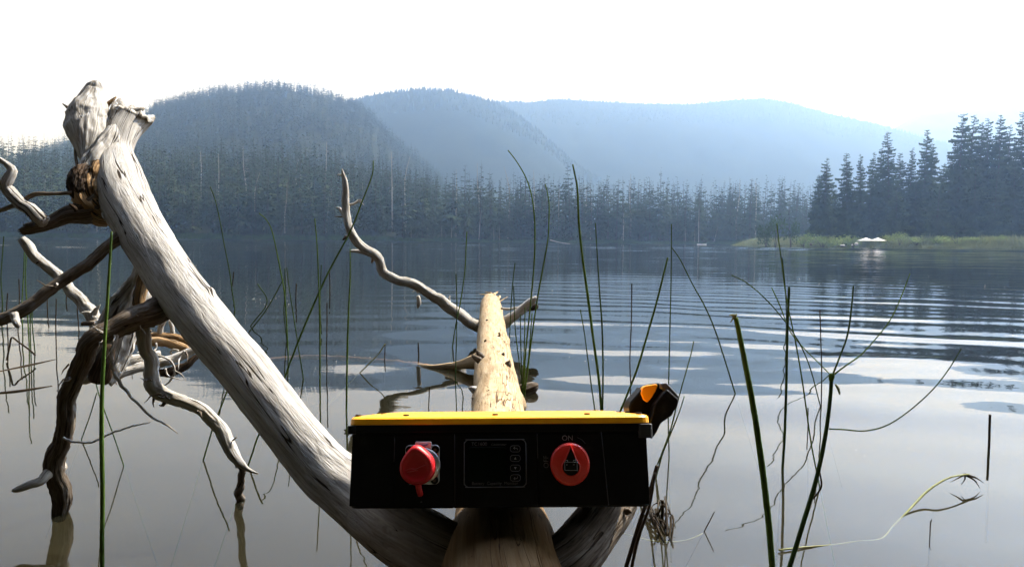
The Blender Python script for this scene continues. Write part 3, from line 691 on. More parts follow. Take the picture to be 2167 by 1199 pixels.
for (nm, px, yt, yb_, w, Y, mt, lab, cat, var) in bl: bush(nm, px, yt, yb_, w, Y, mt, lab, cat, var, 'shrubs along the grassy right shore' if cat == 'shrub' else 'dark rounded trees on the point')
# grass belt
n = 40000; u = RNG.uniform(uu(1535), 1.25, n); d = 0.2 + 14 * RNG.random(n) ** 1.8; Y = bankfront(u) + d; z = bankz(u, Y)
hgt = np.where(d < 1.5, 0.35, 0.9) * RNG.uniform(0.5, 1.5, n) * (0.55 + 0.9 * sstep((vnoise(u * Y / 2.2, d / 2.0, 3.0) + 0.5))  + 0.5 * (vnoise(u * Y / 7.0, d / 3.0, 1.0) > 0.35)) * (0.55 + 0.45 * sstep((u - uu(1540)) / 0.06)); w = RNG.uniform(0.06, 0.16, n); lx, ly = RNG.normal(0, 0.22, n), RNG.normal(0, 0.22, n); an = RNG.random(n) * 3.14
x = u * Y; a = np.stack([x - np.cos(an) * w, Y - np.sin(an) * w, z - 0.05], -1); b2 = np.stack([x + np.cos(an) * w, Y + np.sin(an) * w, z - 0.05], -1); c = np.stack([x + lx, Y + ly, z + hgt], -1)
V = np.stack([a, b2, c], 1).reshape(-1, 3); ok = np.repeat(z > 0.02, 3)
T = np.arange(len(V)).reshape(-1, 3)[(z > 0.02)]
tag(mesh_np('shore_grass', V, [T], M_GRASS), 'bright green grass and sedge fringing the right shore', 'grass', None, 'stuff')
# pale strip of brush along the far shore
n = 9000; u = RNG.uniform(-1.0, 0.36, n); Y = 300.6 + 3 * RNG.random(n); z = hillz(u, Y); x = u * Y; hgt = RNG.uniform(0.3, 1.5, n) * (0.6 + 0.6 * (vnoise(x / 9, 0.5) > 0.1)); w = RNG.uniform(0.15, 0.4, n); lx = RNG.normal(0, 0.3, n)
V = np.stack([np.stack([x - w, Y, z - 0.2], -1), np.stack([x + w, Y, z - 0.2], -1), np.stack([x + lx, Y + 0.2, z + hgt], -1)], 1).reshape(-1, 3)
tag(mesh_np('shore_brush', V, [np.arange(len(V)).reshape(-1, 3)], M_DSHRUB), 'low brush at the waterline under the far forest', 'brush', None, 'stuff')

# white canopy with two peaks
M_CANVAS = plain('white_canvas', (0.62, 0.62, 0.61), 0.8, spec=0.1); M_POST = plain('grey_post', (0.08, 0.08, 0.08), 0.5)
YC = 174.0; c0 = P(1845, 509, YC); g0 = float(bankz(np.array(uu(1845)), np.array(YC)))
cen = empty('canopy_tent', (c0.x, YC, g0)); tag(cen, 'white fabric canopy with two low peaks on the grassy right shore', 'canopy')
hz_ = c0.z - g0; hw = 25 / F * YC; pk = 6.5 / F * YC
bm = bmesh.new()
for sgn in (-1, 1):
    cx_ = sgn * hw / 2; nn = 8; rows = []
    apex = bm.verts.new((cx_, 0, hz_ + pk))
    for k, (s, zz) in enumerate(((0.35, 0.56), (0.7, 0.22), (1.0, 0.0))):
        ring = [bm.verts.new((cx_ + dx * s * hw / 2 * 1.0, dy * s * 1.5, hz_ + pk * zz)) for dx, dy in ((-1, -1), (0, -1.02), (1, -1), (1.0, 0), (1, 1), (0, 1.02), (-1, 1), (-1.0, 0))]
        if k == 0:
            for i in range(8): bm.faces.new((apex, ring[i], ring[(i + 1) % 8]))
        else:
            for i in range(8): bm.faces.new((rows[-1][i], ring[i], ring[(i + 1) % 8], rows[-1][(i + 1) % 8]))
        rows.append(ring)
mesh_bm('roof', bm, M_CANVAS, cen, False)
for dx in (-1, 0, 1):
    for dy in (-1.45, 1.45):
        tube('post', [(dx * hw * 0.97, dy, -0.2, 0.018), (dx * hw * 0.97, dy, hz_ - 0.02, 0.018)], M_POST, cen, seg=6, step=0.6, rough=0)
# pale boulders and a picnic table shape near the canopy
M_STONE = plain('pale_boulder', (0.42, 0.41, 0.38), 0.9, noise=0.3, scale=3, bump=0.5)
for (px, py, w, Y, lab) in ((1812, 516, 8, 172, 'rounded pale boulder left of the white canopy'), (1803, 518, 4, 171, 'small pale stone by the rounded boulder at the shore'), (1783, 519, 9, 173, 'flat white stone at the waterline left of the boulder'), (1716, 517, 6, 183, 'little dark driftwood stump at the grassy waterline')):
    bm = bmesh.new(); bmesh.ops.create_icosphere(bm, subdivisions=2, radius=1)
    for v in bm.verts: v.co *= 1 + 0.18 * math.sin(v.co.x * 3 + px) * math.cos(v.co.y * 4)
    o = mesh_bm('boulder' if 'stump' not in lab else 'driftwood_stump', bm, M_STONE if 'stump' not in lab else M_BROWN, None, True); s = w / 2 / F * Y
    q = P(px, py, Y); o.location = (q.x, Y, max(q.z, 0.15)); o.scale = (s, s, s * (0.45 if 'flat' in lab else 0.8)); tag(o, lab, 'stone' if 'stump' not in lab else 'stump')
# white boat
q = W(1485, 518.5); Yb = 262.0; q = P(1485, 517, Yb); bl_, bw, bh = 20 / F * Yb, 1.2, 0.55
boat = empty('rowing_boat', (q.x, Yb, 0.0)); tag(boat, 'tiny white boat on the water under the far forest', 'boat')
V = []; n = 9
for i in range(n):
    t = i / (n - 1) * 2 - 1; w = bw / 2 * (1 - abs(t) ** 2.6 * 0.96); k = 0.12 * t * t
    for (a, zz) in ((-1, bh + k), (-0.8, 0.1), (0, -0.12), (0.8, 0.1), (1, bh + k), (0.8, bh + k - 0.05), (0, 0.12), (-0.8, bh + k - 0.05)): V.append((t * bl_ / 2, a * w, zz))
Qd = [(i * 8 + j, i * 8 + (j + 1) % 8, (i + 1) * 8 + (j + 1) % 8, (i + 1) * 8 + j) for i in range(n - 1) for j in range(8)]
mesh_np('hull', V, [np.array(Qd)], plain('white_hull', (0.78, 0.78, 0.78), 0.4), boat)
bm = bmesh.new(); bmesh.ops.create_cube(bm, size=1, matrix=Matrix.Translation((0, 0, 0.38)) @ Matrix.Diagonal((0.3, bw * 0.9, 0.04, 1))); mesh_bm('seat', bm, M_BARK, boat)
# fallen trunk at the far waterline
q = P(1182, 512, 299); tag(tube('log', [(q.x - 3.5, 299.5, 1.6, 0.22), (q.x, 299, 0.7, 0.2), (q.x + 4.5, 297, 0.05, 0.1)], M_SNAG, None, seg=8, step=0.8), 'pale fallen trunk sloping into the water at the far shore', 'log')

# ================================================================== FALLEN TREE IN THE FOREGROUND
tree = empty('fallen_tree', (0, 1.1, 0)); tag(tree, 'bleached fallen tree lying in the lake with forked limbs and dead branches', 'tree')
def limb_shift(py): return float(np.interp(py, [200, 246, 288, 318, 352, 392, 440, 500, 568, 632, 708, 785], [0.42, 0.39, 0.35, 0.33, 0.30, 0.27, 0.23, 0.19, 0.15, 0.12, 0.10, 0.08]))
pp0 = pp
def pp(*pts):
    """parts of the left limb follow its backward lean"""
    if pts[0][2] > 2.2 or pts[0][0] > 640: return pp0(*pts)
    fade = lambda y: 0.12 * max(0.0, min(1.0, 1 - (y - 650) / 430))
    x0, y0 = pts[0][:2]
    if min(p[0] for p in pts) > 130 and max(p[1] for p in pts) < 480: d = [limb_shift(p[1]) for p in pts]
    elif y0 < 600 and x0 > 40: d = [limb_shift(y0)] * len(pts)
    elif y0 < 640: d = [0.14] * len(pts)
    elif (x0 == 352 and y0 == 648) or (x0 < 170 and y0 > 750) or (x0 == 505 and y0 == 968): d = [fade(p[1]) for p in pts] if x0 != 505 else [0.12 * (1 - i / 4) for i in range(len(pts))]
    else: d = [0.12] * len(pts)
    return pp0(*[(p[0], p[1], p[2] + k, p[3]) for p, k in zip(pts, d)])
tree_inv = Matrix.Translation((0, -1.1, 0))
def part(name, pts, mat, parent=None, **kw):
    if name == 'branch': kw.setdefault('gnarl', 0.14); kw.setdefault('kink', 0.22); kw['seg'] = int(kw.get('seg', 12) * 1.4)
    if name == 'twig': kw.setdefault('kink', 0.45)
    o = tube(name, pts, mat, None, **kw); par = parent or tree
    o.parent = par; o.matrix_parent_inverse = tree_inv if par is tree else Matrix.Identity(4)
    if par is not tree: o.matrix_parent_inverse = Matrix.Identity(4)
    return o
def rel(lst):   # camera-relative (x, Y, z) axis points
    return [(x, y, CAM_H + z, r) for x, y, z, r in lst]
# trunk: from the shore under the box and out over the water
trunk = part('trunk', rel([(0.03, 0.55, -0.66, 0.10), (0.015, 0.80, -0.535, 0.098), (-0.005, 1.0, -0.495, 0.094), (-0.012, 1.12, -0.484, 0.088), (-0.018, 1.35, -0.515, 0.084), (-0.03, 1.8, -0.528, 0.083), (-0.045, 2.4, -0.538, 0.084), (-0.07, 3.1, -0.535, 0.083), (-0.10, 3.9, -0.515, 0.081), (-0.13, 4.7, -0.487, 0.078), (-0.152, 5.35, -0.462, 0.074), (-0.16, 5.6, -0.452, 0.062)]),
             M_TAN, seg=72, step=0.012, rough=0.05, fine=0.012, ragged=0.05, knots=[(2.0, 1.9, 0.02, 0.03), (2.6, 3.4, 0.014, 0.02), (3.2, 1.2, 0.012, 0.02), (3.9, 2.4, 0.012, 0.02)])
# splinters at the broken far end
for k in range(18):
    a = -0.5 + 4.1 * (k + random.random() * 0.7) / 17; rr = 0.050 + 0.012 * random.random(); l_ = random.uniform(0.03, 0.2)
    e0 = Vector((-0.158 + rr * math.cos(a), 5.54, CAM_H - 0.455 + rr * math.sin(a)))
    part('splinter', [(*e0, random.uniform(0.008, 0.016)), (e0.x + random.gauss(0, 0.012), 5.62 + l_ * 0.5, e0.z + random.gauss(0, 0.008), 0.008), (e0.x + random.gauss(0.0, 0.03), 5.64 + l_, e0.z + random.gauss(0, 0.012), 0.002)], M_TAN, seg=6, step=0.02, rough=0.3)
def set_brown_box_shade(o, c, d0, d1):  # root brown fading outward from the fork, with the box's shade painted in
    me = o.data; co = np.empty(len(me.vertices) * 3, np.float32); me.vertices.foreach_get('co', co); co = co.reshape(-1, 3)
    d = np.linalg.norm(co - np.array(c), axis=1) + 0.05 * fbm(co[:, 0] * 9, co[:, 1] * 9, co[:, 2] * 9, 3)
    a = me.attributes.new('brown_box_shade', 'FLOAT', 'POINT'); a.data.foreach_set('value', (1 - sstep((d - d0) / (d1 - d0))).astype(np.float32))
set_brown_box_shade(trunk, (0.0, 0.95, 0.05), 0.42, 0.85)
# big left limb
limb = part('limb', pp0((1040, 1225, 1.070, 156), (985, 1196, 1.090, 154), (925, 1168, 1.120, 150), (845, 1122, 1.200, 142), (772, 1062, 1.290, 132), (690, 995, 1.345, 122), (612, 906, 1.380, 112), (520, 785, 1.450, 106), (455, 708, 1.500, 106), (396, 632, 1.560, 106), (350, 568, 1.620, 103), (306, 500, 1.690, 100), (272, 440, 1.760, 104), (254, 392, 1.820, 100), (247, 352, 1.870, 82), (247, 318, 1.910, 66), (256, 288, 1.940, 66), (266, 268, 1.966, 68), (275, 250, 1.990, 80), (281, 236, 1.990, 82)),
            M_GREY, seg=84, step=0.006, rough=0.06, fine=0.014, ragged=0.014, knots=[(0.35, 1.0, 0.012, 0.02), (0.62, 2.2, 0.008, 0.015), (0.9, 0.3, 0.008, 0.012), (1.2, 1.5, 0.008, 0.012)])
set_brown_box_shade(limb, (0.0, 1.05, 0.05), 0.24, 0.48)
top = part('limb_top', pp((176, 344, 1.525, 10), (181, 326, 1.53, 34), (186, 296, 1.54, 66), (187, 267, 1.55, 82), (191, 238, 1.555, 80), (196, 210, 1.56, 54), (200, 190, 1.565, 38), (203, 178, 1.565, 26), (204, 171, 1.565, 10)), M_GREY, seg=64, step=0.004, rough=0.08, fine=0.05, gnarl=0.09)
part('knot', pp((189, 206, 1.525, 9), (187, 205, 1.518, 8)), M_CHAR, seg=10, step=0.004, rough=0.2)
part('splinter', pp((284, 240, 1.585, 20), (298, 233, 1.585, 12), (306, 229, 1.585, 3)), M_PALE, seg=8, step=0.006, rough=0.2)
part('splinter', pp((222, 226, 1.57, 12), (236, 214, 1.57, 8), (246, 205, 1.57, 2)), M_OCHRE, seg=8, step=0.006, rough=0.2)
part('splinter', pp((166, 240, 1.57, 12), (150, 232, 1.57, 9), (133, 220, 1.57, 3)), M_BROWN, seg=8, step=0.006, rough=0.2)
part('splinter', pp((170, 232, 1.56, 8), (158, 222, 1.56, 5), (150, 220, 1.56, 2)), M_CHAR, seg=7, step=0.006, rough=0.2)
# twisted sapwood flange between the two tops and the rotten knot
part('sapwood_ridge', pp((243, 262, 1.555, 12), (236, 285, 1.54, 30), (222, 312, 1.53, 42), (203, 338, 1.52, 44), (188, 360, 1.515, 40), (178, 385, 1.51, 34)), M_GREY, seg=48, step=0.004, rough=0.16, fine=0.05, gnarl=0.09)
part('knot', pp((214, 352, 1.53, 40), (204, 375, 1.52, 56), (196, 402, 1.515, 66), (200, 430, 1.52, 66), (222, 452, 1.535, 54), (244, 462, 1.55, 30)), M_OCHRE, seg=56, step=0.004, rough=0.14, fine=0.06, gnarl=0.18)
part('rotten_hollow', pp((180, 350, 1.50, 14), (172, 366, 1.49, 34), (170, 388, 1.485, 42), (170, 408, 1.485, 36), (172, 426, 1.495, 16)), M_CHAR, seg=40, step=0.004, rough=0.28, fine=0.09, gnarl=0.3)
part('knot', pp((226, 402, 1.487, 16), (218, 408, 1.478, 12)), M_CHAR, seg=14, step=0.005, rough=0.2)
part('splinter', pp((166, 360, 1.52, 8), (160, 332, 1.52, 6), (158, 312, 1.53, 4)), M_BROWN, seg=6, step=0.008)
# top-left arm
arm = part('branch', pp((222, 428, 1.53, 62), (185, 446, 1.50, 48), (150, 456, 1.49, 36), (115, 466, 1.48, 30), (85, 475, 1.475, 27), (55, 482, 1.47, 24)), M_BROWN, seg=26, step=0.008, rough=0.10, fine=0.04, ragged=0.01)
up = part('branch', pp((92, 470, 1.475, 30), (75, 455, 1.48, 27), (52, 436, 1.49, 25), (28, 412, 1.50, 26), (14, 395, 1.50, 23), (20, 378, 1.505, 22), (31, 362, 1.51, 19), (20, 352, 1.51, 14), (2, 340, 1.51, 11), (-20, 326, 1.515, 8)), M_GREY, seg=20, step=0.008, rough=0.12, fine=0.04)
part('twig', pp((152, 408, 1.47, 8), (110, 409, 1.46, 8), (75, 413, 1.455, 10), (45, 425, 1.45, 10), (18, 441, 1.45, 10), (-20, 450, 1.45, 9)), M_BROWN, seg=10, step=0.008, rough=0.08)
part('twig', pp((162, 446, 1.47, 10), (154, 436, 1.465, 7), (147, 432, 1.46, 3)), M_CHAR, seg=8, step=0.005, rough=0.3)
part('twig', pp((216, 452, 1.49, 5), (220, 460, 1.488, 4), (222, 468, 1.486, 1)), M_PALE, seg=6, step=0.004, rough=0.3)
# dark branch crossing left
part('branch', pp((262, 498, 1.48, 28), (235, 516, 1.46, 25), (180, 560, 1.43, 24), (120, 604, 1.40, 24), (60, 646, 1.37, 26), (20, 668, 1.36, 26), (-25, 684, 1.35, 25)), M_BROWN, seg=20, step=0.008, rough=0.10, fine=0.04)
part('twig', pp((30, 662, 1.36, 16), (32, 676, 1.355, 15), (38, 686, 1.35, 14), (41, 693, 1.35, 8)), M_GREY, seg=12, step=0.005, rough=0.12)
# pale branch behind it
bc = part('branch', pp((46, 505, 1.78, 16), (58, 520, 1.78, 22), (78, 544, 1.78, 21), (120, 582, 1.78, 21), (152, 612, 1.77, 23), (176, 642, 1.76, 25), (195, 662, 1.75, 30), (204, 682, 1.735, 30), (228, 694, 1.68, 28), (258, 694, 1.58, 26)), M_PALE, seg=20, step=0.008, rough=0.13, fine=0.04)
part('twig', pp((198, 664, 1.74, 12), (206, 654, 1.735, 8), (212, 644, 1.73, 2)), M_PALE, seg=8, step=0.005, rough=0.2)
part('twig', pp((192, 662, 1.74, 7), (180, 661, 1.735, 5), (168, 663, 1.73, 1)), M_PALE, seg=7, step=0.005, rough=0.2)
part('twig', pp((200, 684, 1.73, 12), (184, 684, 1.725, 11), (170, 684, 1.72, 8)), M_BROWN, seg=8, step=0.005, rough=0.2)
part('twig', pp((84, 552, 1.775, 6), (80, 555, 1.77, 4), (77, 558, 1.77, 2)), M_CHAR, seg=6, step=0.004)
# thick limb behind with blunt end
rear = part('limb', pp((338, 545, 1.51, 40), (316, 562, 1.58, 46), (300, 592, 1.61, 50), (282, 625, 1.60, 62), (262, 660, 1.59, 72), (250, 700, 1.58, 74), (240, 745, 1.57, 66), (226, 780, 1.555, 58), (212, 806, 1.545, 52)), M_GREY, seg=60, step=0.005, rough=0.13, fine=0.05, ragged=0.012, gnarl=0.12)
part('sapwood_ridge', pp((306, 578, 1.575, 22), (298, 610, 1.565, 26), (294, 640, 1.56, 26), (300, 668, 1.555, 22)), M_OCHRE, seg=18, step=0.008, rough=0.16, fine=0.05)
part('rotten_hollow', pp((232, 730, 1.51, 22), (222, 765, 1.50, 36), (212, 795, 1.50, 42), (208, 808, 1.50, 34)), M_CHAR, seg=22, step=0.008, rough=0.22, fine=0.06)
# arching root that reaches the water on the left
arc = part('branch', pp((352, 648, 1.45, 58), (318, 662, 1.42, 52), (280, 676, 1.40, 50), (240, 694, 1.385, 46), (205, 714, 1.37, 42), (178, 745, 1.38, 40), (158, 790, 1.40, 38), (144, 845, 1.43, 37), (134, 905, 1.46, 36), (122, 960, 1.50, 37), (119, 1000, 1.53, 38), (128, 1030, 1.555, 40), (130, 1058, 1.575, 37), (126, 1084, 1.585, 30), (126, 1097, 1.592, 26)), M_BROWN, seg=30, step=0.008, rough=0.12, fine=0.05)
part('twig', pp((128, 985, 1.545, 30), (108, 1000, 1.515, 24), (92, 1010, 1.50, 21), (66, 1023, 1.49, 19), (40, 1034, 1.485, 14), (26, 1037, 1.48, 6)), M_PALE, seg=14, step=0.006, rough=0.12)
part('twig', pp((146, 770, 1.35, 4), (136, 782, 1.35, 3), (130, 792, 1.35, 1)), M_BROWN, seg=6, step=0.004)
# second root with the tip over the water
root2 = part('branch', pp((286, 668, 1.42, 22), (303, 695, 1.41, 28), (310, 735, 1.405, 27), (318, 785, 1.40, 29), (328, 818, 1.395, 32), (348, 836, 1.39, 31), (385, 848, 1.385, 27), (420, 866, 1.38, 27), (452, 893, 1.375, 27), (474, 922, 1.37, 28), (490, 955, 1.365, 26), (505, 978, 1.36, 18), (522, 992, 1.36, 10), (546, 1001, 1.36, 3)), M_GREY, seg=26, step=0.007, rough=0.11, fine=0.05)
part('twig', pp((505, 968, 1.375, 14), (510, 1000, 1.48, 15), (507, 1035, 1.58, 17), (510, 1056, 1.66, 18), (511, 1070, 1.675, 15)), M_BROWN, seg=12, step=0.008, rough=0.15)
part('twig', pp((495, 958, 1.36, 8), (500, 975, 1.355, 8), (502, 988, 1.355, 5)), M_PALE, seg=8, step=0.005, rough=0.2)
part('twig', pp((492, 932, 1.365, 4), (498, 926, 1.365, 3), (500, 922, 1.365, 1)), M_PALE, seg=6, step=0.004)
part('twig', pp((326, 840, 1.39, 8), (324, 852, 1.388, 4), (326, 862, 1.387, 1)), M_BROWN, seg=6, step=0.004)
part('twig', pp((350, 848, 1.388, 12), (344, 856, 1.386, 7), (336, 856, 1.385, 1)), M_BROWN, seg=6, step=0.004)
# low tangle behind
part('branch', pp((172, 803, 1.60, 18), (200, 798, 1.62, 24), (250, 790, 1.65, 26), (310, 776, 1.69, 22), (370, 757, 1.72, 19), (424, 738, 1.75, 16)), M_PALE, seg=18, step=0.008, rough=0.14, fine=0.05)
part('branch', pp((215, 782, 1.62, 20), (260, 766, 1.66, 24), (310, 752, 1.70, 20), (340, 748, 1.72, 12)), M_PALE, seg=16, step=0.008, rough=0.14, fine=0.05)
part('branch', pp((280, 722, 1.74, 14), (310, 718, 1.76, 18), (350, 725, 1.78, 20), (385, 735, 1.79, 18), (405, 745, 1.80, 12)), M_OCHRE, seg=16, step=0.008, rough=0.14, fine=0.05)
part('branch', pp((295, 715, 1.80, 12), (335, 709, 1.82, 14), (370, 712, 1.84, 15), (400, 725, 1.85, 14), (420, 738, 1.86, 9)), M_OCHRE, seg=14, step=0.008, rough=0.12)
part('branch', pp((330, 790, 1.70, 14), (370, 785, 1.73, 20), (400, 768, 1.75, 15), (425, 746, 1.77, 7)), M_CHAR, seg=14, step=0.008, rough=0.2)
part('twig', pp((338, 712, 1.82, 13), (340, 694, 1.82, 12), (348, 676, 1.82, 9), (352, 660, 1.82, 7)), M_PALE, seg=10, step=0.006, rough=0.12)
part('twig', pp((366, 712, 1.84, 11), (364, 695, 1.84, 9), (360, 676, 1.84, 7)), M_PALE, seg=10, step=0.006, rough=0.12)
# curling thin twigs
part('twig', pp((240, 696, 1.37, 8), (245, 720, 1.36, 10), (236, 750, 1.355, 9), (244, 790, 1.35, 8), (262, 820, 1.345, 7), (288, 850, 1.34, 6), (325, 885, 1.34, 5), (352, 898, 1.34, 4), (376, 916, 1.34, 2)), M_PALE, seg=8, step=0.006, rough=0.1)
part('twig', pp((134, 925, 1.34, 5), (165, 936, 1.335, 5), (200, 933, 1.33, 5), (240, 915, 1.33, 4), (280, 901, 1.33, 4), (318, 893, 1.33, 2)), M_PALE, seg=7, step=0.006, rough=0.1)
part('twig', pp((300, 756, 1.70, 4), (335, 752, 1.70, 4), (362, 764, 1.70, 5), (369, 788, 1.70, 5), (360, 806, 1.70, 4), (345, 817, 1.70, 2)), M_PALE, seg=7, step=0.006, rough=0.1)
part('twig', pp((378, 742, 1.74, 5), (364, 740, 1.74, 5), (360, 748, 1.74, 4), (372, 750, 1.74, 3)), M_PALE, seg=7, step=0.005)
part('twig', pp((366, 782, 1.70, 3), (385, 792, 1.70, 3), (394, 807, 1.70, 1)), M_PALE, seg=6, step=0.005)
for k in range(14):
    x0, y0 = random.choice([(330, 725), (300, 750), (390, 742), (350, 780), (250, 770), (265, 700), (320, 700)]); Y0 = 1.62 + 0.12 * random.random()
    dx, dy = random.uniform(-1, 1), random.uniform(-0.3, 1); l_ = random.uniform(18, 48); cv = random.uniform(-0.8, 0.8)
    part('twig', pp((x0, y0, Y0, 5), (x0 + dx * l_ * 0.35, y0 + dy * l_ * 0.35, Y0, 4), (x0 + (dx - cv * dy) * l_ * 0.7, y0 + (dy + cv * dx) * l_ * 0.7, Y0 - 0.02, 3), (x0 + (dx - 2 * cv * dy) * l_, y0 + (dy + 2 * cv * dx) * l_, Y0 - 0.03, 1.4)), random.choice([M_PALE, M_PALE, M_BROWN, M_GREY]), seg=6, step=0.006, rough=0.1)
for k in range(16):
    x0, y0, Y0 = random.choice([(150, 800, 1.47), (168, 762, 1.47), (320, 800, 1.51), (348, 836, 1.50), (420, 866, 1.49), (235, 700, 1.49), (300, 668, 1.53), (62, 640, 1.55), (120, 600, 1.58)])
    dx, dy = random.uniform(-1, 1), random.uniform(-0.2, 1); l_ = random.uniform(14, 52); cv = random.uniform(-0.6, 0.6)
    part('twig', pp0((x0, y0, Y0, 5), (x0 + dx * l_ * 0.35, y0 + dy * l_ * 0.35, Y0 - 0.02, 4), (x0 + (dx - cv * dy) * l_ * 0.7, y0 + (dy + cv * dx) * l_ * 0.7, Y0 - 0.03, 3), (x0 + (dx - 2 * cv * dy) * l_, y0 + (dy + 2 * cv * dx) * l_, Y0 - 0.04, 1.2)), random.choice([M_PALE, M_BROWN, M_GREY]), seg=6, step=0.006, rough=0.1, kink=1.0)
# right limb under the box
part('limb', pp((1080, 1260, 1.02, 150), (1140, 1232, 1.03, 140), (1192, 1196, 1.06, 128), (1230, 1155, 1.11, 118), (1262, 1112, 1.16, 112), (1290, 1072, 1.22, 106), (1304, 1050, 1.25, 100)), M_BROWN, seg=60, step=0.006, rough=0.07, fine=0.035, ragged=0.015)
part('splinter', pp((1325, 1082, 1.16, 16), (1332, 1080, 1.155, 10), (1336, 1084, 1.15, 4)), M_BROWN, seg=8, step=0.004, rough=0.2)
# branch rising from the far trunk
Yq = 4.55
bfar = part('branch', pp((1012, 690, 4.45, 28), (990, 680, 4.43, 25), (960, 655, 4.42, 23), (922, 627, 4.42, 21), (882, 606, 4.42, 20), (835, 591, 4.42, 20), (812, 577, 4.43, 20), (802, 552, 4.43, 19), (785, 534, 4.43, 20), (765, 517, 4.44, 19), (745, 495, 4.45, 17), (735, 470, 4.46, 16), (730, 445, 4.47, 16), (732, 415, 4.48, 14), (731, 388, 4.49, 11), (726, 368, 4.50, 7), (724, 357, 4.50, 2)), M_PALE, seg=20, step=0.02, rough=0.13, fine=0.05)
def fp(*a, **k): return part('twig', pp(*[(x, y, Yq if len(a_) == 3 else Yq, w) for a_ in a for (x, y, w) in [a_]]), k.get('mat', M_PALE), seg=7, step=0.012, rough=0.15)
fp((735, 436, 8), (748, 431, 6), (758, 426, 6), (766, 430, 3), (770, 434, 1))
fp((757, 427, 4), (762, 422, 3), (766, 425, 1))
fp((733, 462, 9), (722, 450, 8), (717, 441, 6), (711, 440, 2))
fp((722, 449, 5), (727, 442, 4), (733, 438, 3))
fp((726, 372, 5), (719, 370, 4), (713, 370, 2))
fp((725, 458, 4), (716, 458, 3), (708, 458, 1), mat=M_BROWN)
fp((735, 500, 7), (729, 505, 6), (726, 508, 3), mat=M_CHAR)
fp((785, 540, 11), (770, 532, 9), (752, 530, 8), (738, 533, 3))
fp((792, 540, 14), (788, 550, 8), (786, 556, 2), mat=M_OCHRE)
fp((882, 618, 9), (890, 608, 7), (893, 600, 2))
fp((884, 626, 9), (888, 640, 9), (885, 652, 4))
fp((952, 642, 7), (951, 632, 6), (953, 625, 2))
fp((893, 612, 6), (880, 614, 4), (872, 618, 1))
part('branch', pp((1062, 688, 4.50, 26), (1085, 668, 4.50, 20), (1108, 652, 4.50, 18), (1125, 638, 4.50, 16), (1137, 628, 4.50, 8)), M_GREY, seg=16, step=0.015, rough=0.1, fine=0.04)
part('branch', pp((1092, 664, 4.52, 14), (1112, 655, 4.54, 14), (1130, 650, 4.55, 15), (1136, 645, 4.55, 7)), M_CHAR, seg=14, step=0.015, rough=0.2)
part('twig', pp((1060, 652, 4.8, 5), (1080, 653, 4.8, 5), (1105, 648, 4.8, 4)), M_PALE, seg=6, step=0.02)
part('branch', [tuple(P(1020, 762, 3.38)) + (0.045,), tuple(P(990, 769, 3.41)) + (0.027,), tuple(P(962, 773, 3.45)) + (0.018,), (*W(930, 776, 0.006), 0.013), (*W(898, 774, 0.001), 0.009), (*W(866, 770, -0.02), 0.006)], M_TAN, seg=24, step=0.012, rough=0.10, fine=0.04, gnarl=0.03, kink=0.1)
sunk = part('branch', [(*W(905, 775, -0.01), 0.012), (*W(820, 765, -0.03), 0.013), (*W(720, 757, -0.04), 0.012), (*W(610, 757, -0.05), 0.011), (*W(480, 775, -0.06), 0.008)], M_SUNK, seg=10, step=0.02, rough=0.12)
# knots and broken stubs on the sunlit trunk
for (px, py, Y, a, ln, mt) in ((1004, 735, 3.0, 2.6, 0.045, M_BROWN), (990, 742, 2.98, 2.9, 0.05, M_BROWN), (1058, 705, 3.5, 1.2, 0.015, M_CHAR), (1025, 665, 4.1, 1.9, 0.012, M_CHAR), (1030, 680, 3.85, 1.7, 0.012, M_CHAR), (1068, 742, 3.0, 0.7, 0.02, M_BROWN), (1078, 765, 2.8, 0.4, 0.025, M_BROWN), (985, 815, 2.5, 2.8, 0.03, M_PALE), (993, 838, 2.35, 2.2, 0.015, M_BROWN), (1045, 860, 2.25, 1.5, 0.012, M_BROWN), (1022, 712, 3.4, 1.9, 0.010, M_CHAR), (1062, 690, 3.6, 1.0, 0.010, M_CHAR)):
    # stand each stub on the trunk skin
    cx_ = np.interp(Y, [1.8, 2.4, 3.1, 3.9, 4.7], [-0.03, -0.045, -0.07, -0.10, -0.13]); cz_ = CAM_H + np.interp(Y, [1.8, 2.4, 3.1, 3.9, 4.7], [-0.528, -0.538, -0.535, -0.515, -0.487])
    q = P(px, py, Y); a2 = math.atan2(max(0.02, q.z - cz_), q.x - cx_); d = Vector((math.cos(a2), -0.25, math.sin(a2)))
    b0 = Vector((cx_, Y, cz_)) + Vector((math.cos(a2), 0, math.sin(a2))) * 0.074
    part('knot', [(*b0, 0.016 if ln > 0.02 else 0.009), (*(b0 + d * ln * 0.6), 0.012 if ln > 0.02 else 0.007), (*(b0 + d * ln), 0.003)], mt, seg=10, step=0.006, rough=0.3, ragged=0.006)

pp = pp0
# floating chunk right of the trunk
q = W(1112, 832)
chunk = tube('driftwood_chunk', [(q.x - 0.045, q.y + 0.02, 0.0, 0.012), (q.x - 0.01, q.y, 0.012, 0.026), (q.x + 0.03, q.y, 0.026, 0.022), (q.x + 0.045, q.y + 0.02, 0.032, 0.008)], M_BROWN, None, seg=18, step=0.006, rough=0.3, fine=0.1)
tag(chunk, 'dark ragged driftwood chunk afloat at the foot of the reed tuft beside the log', 'driftwood')

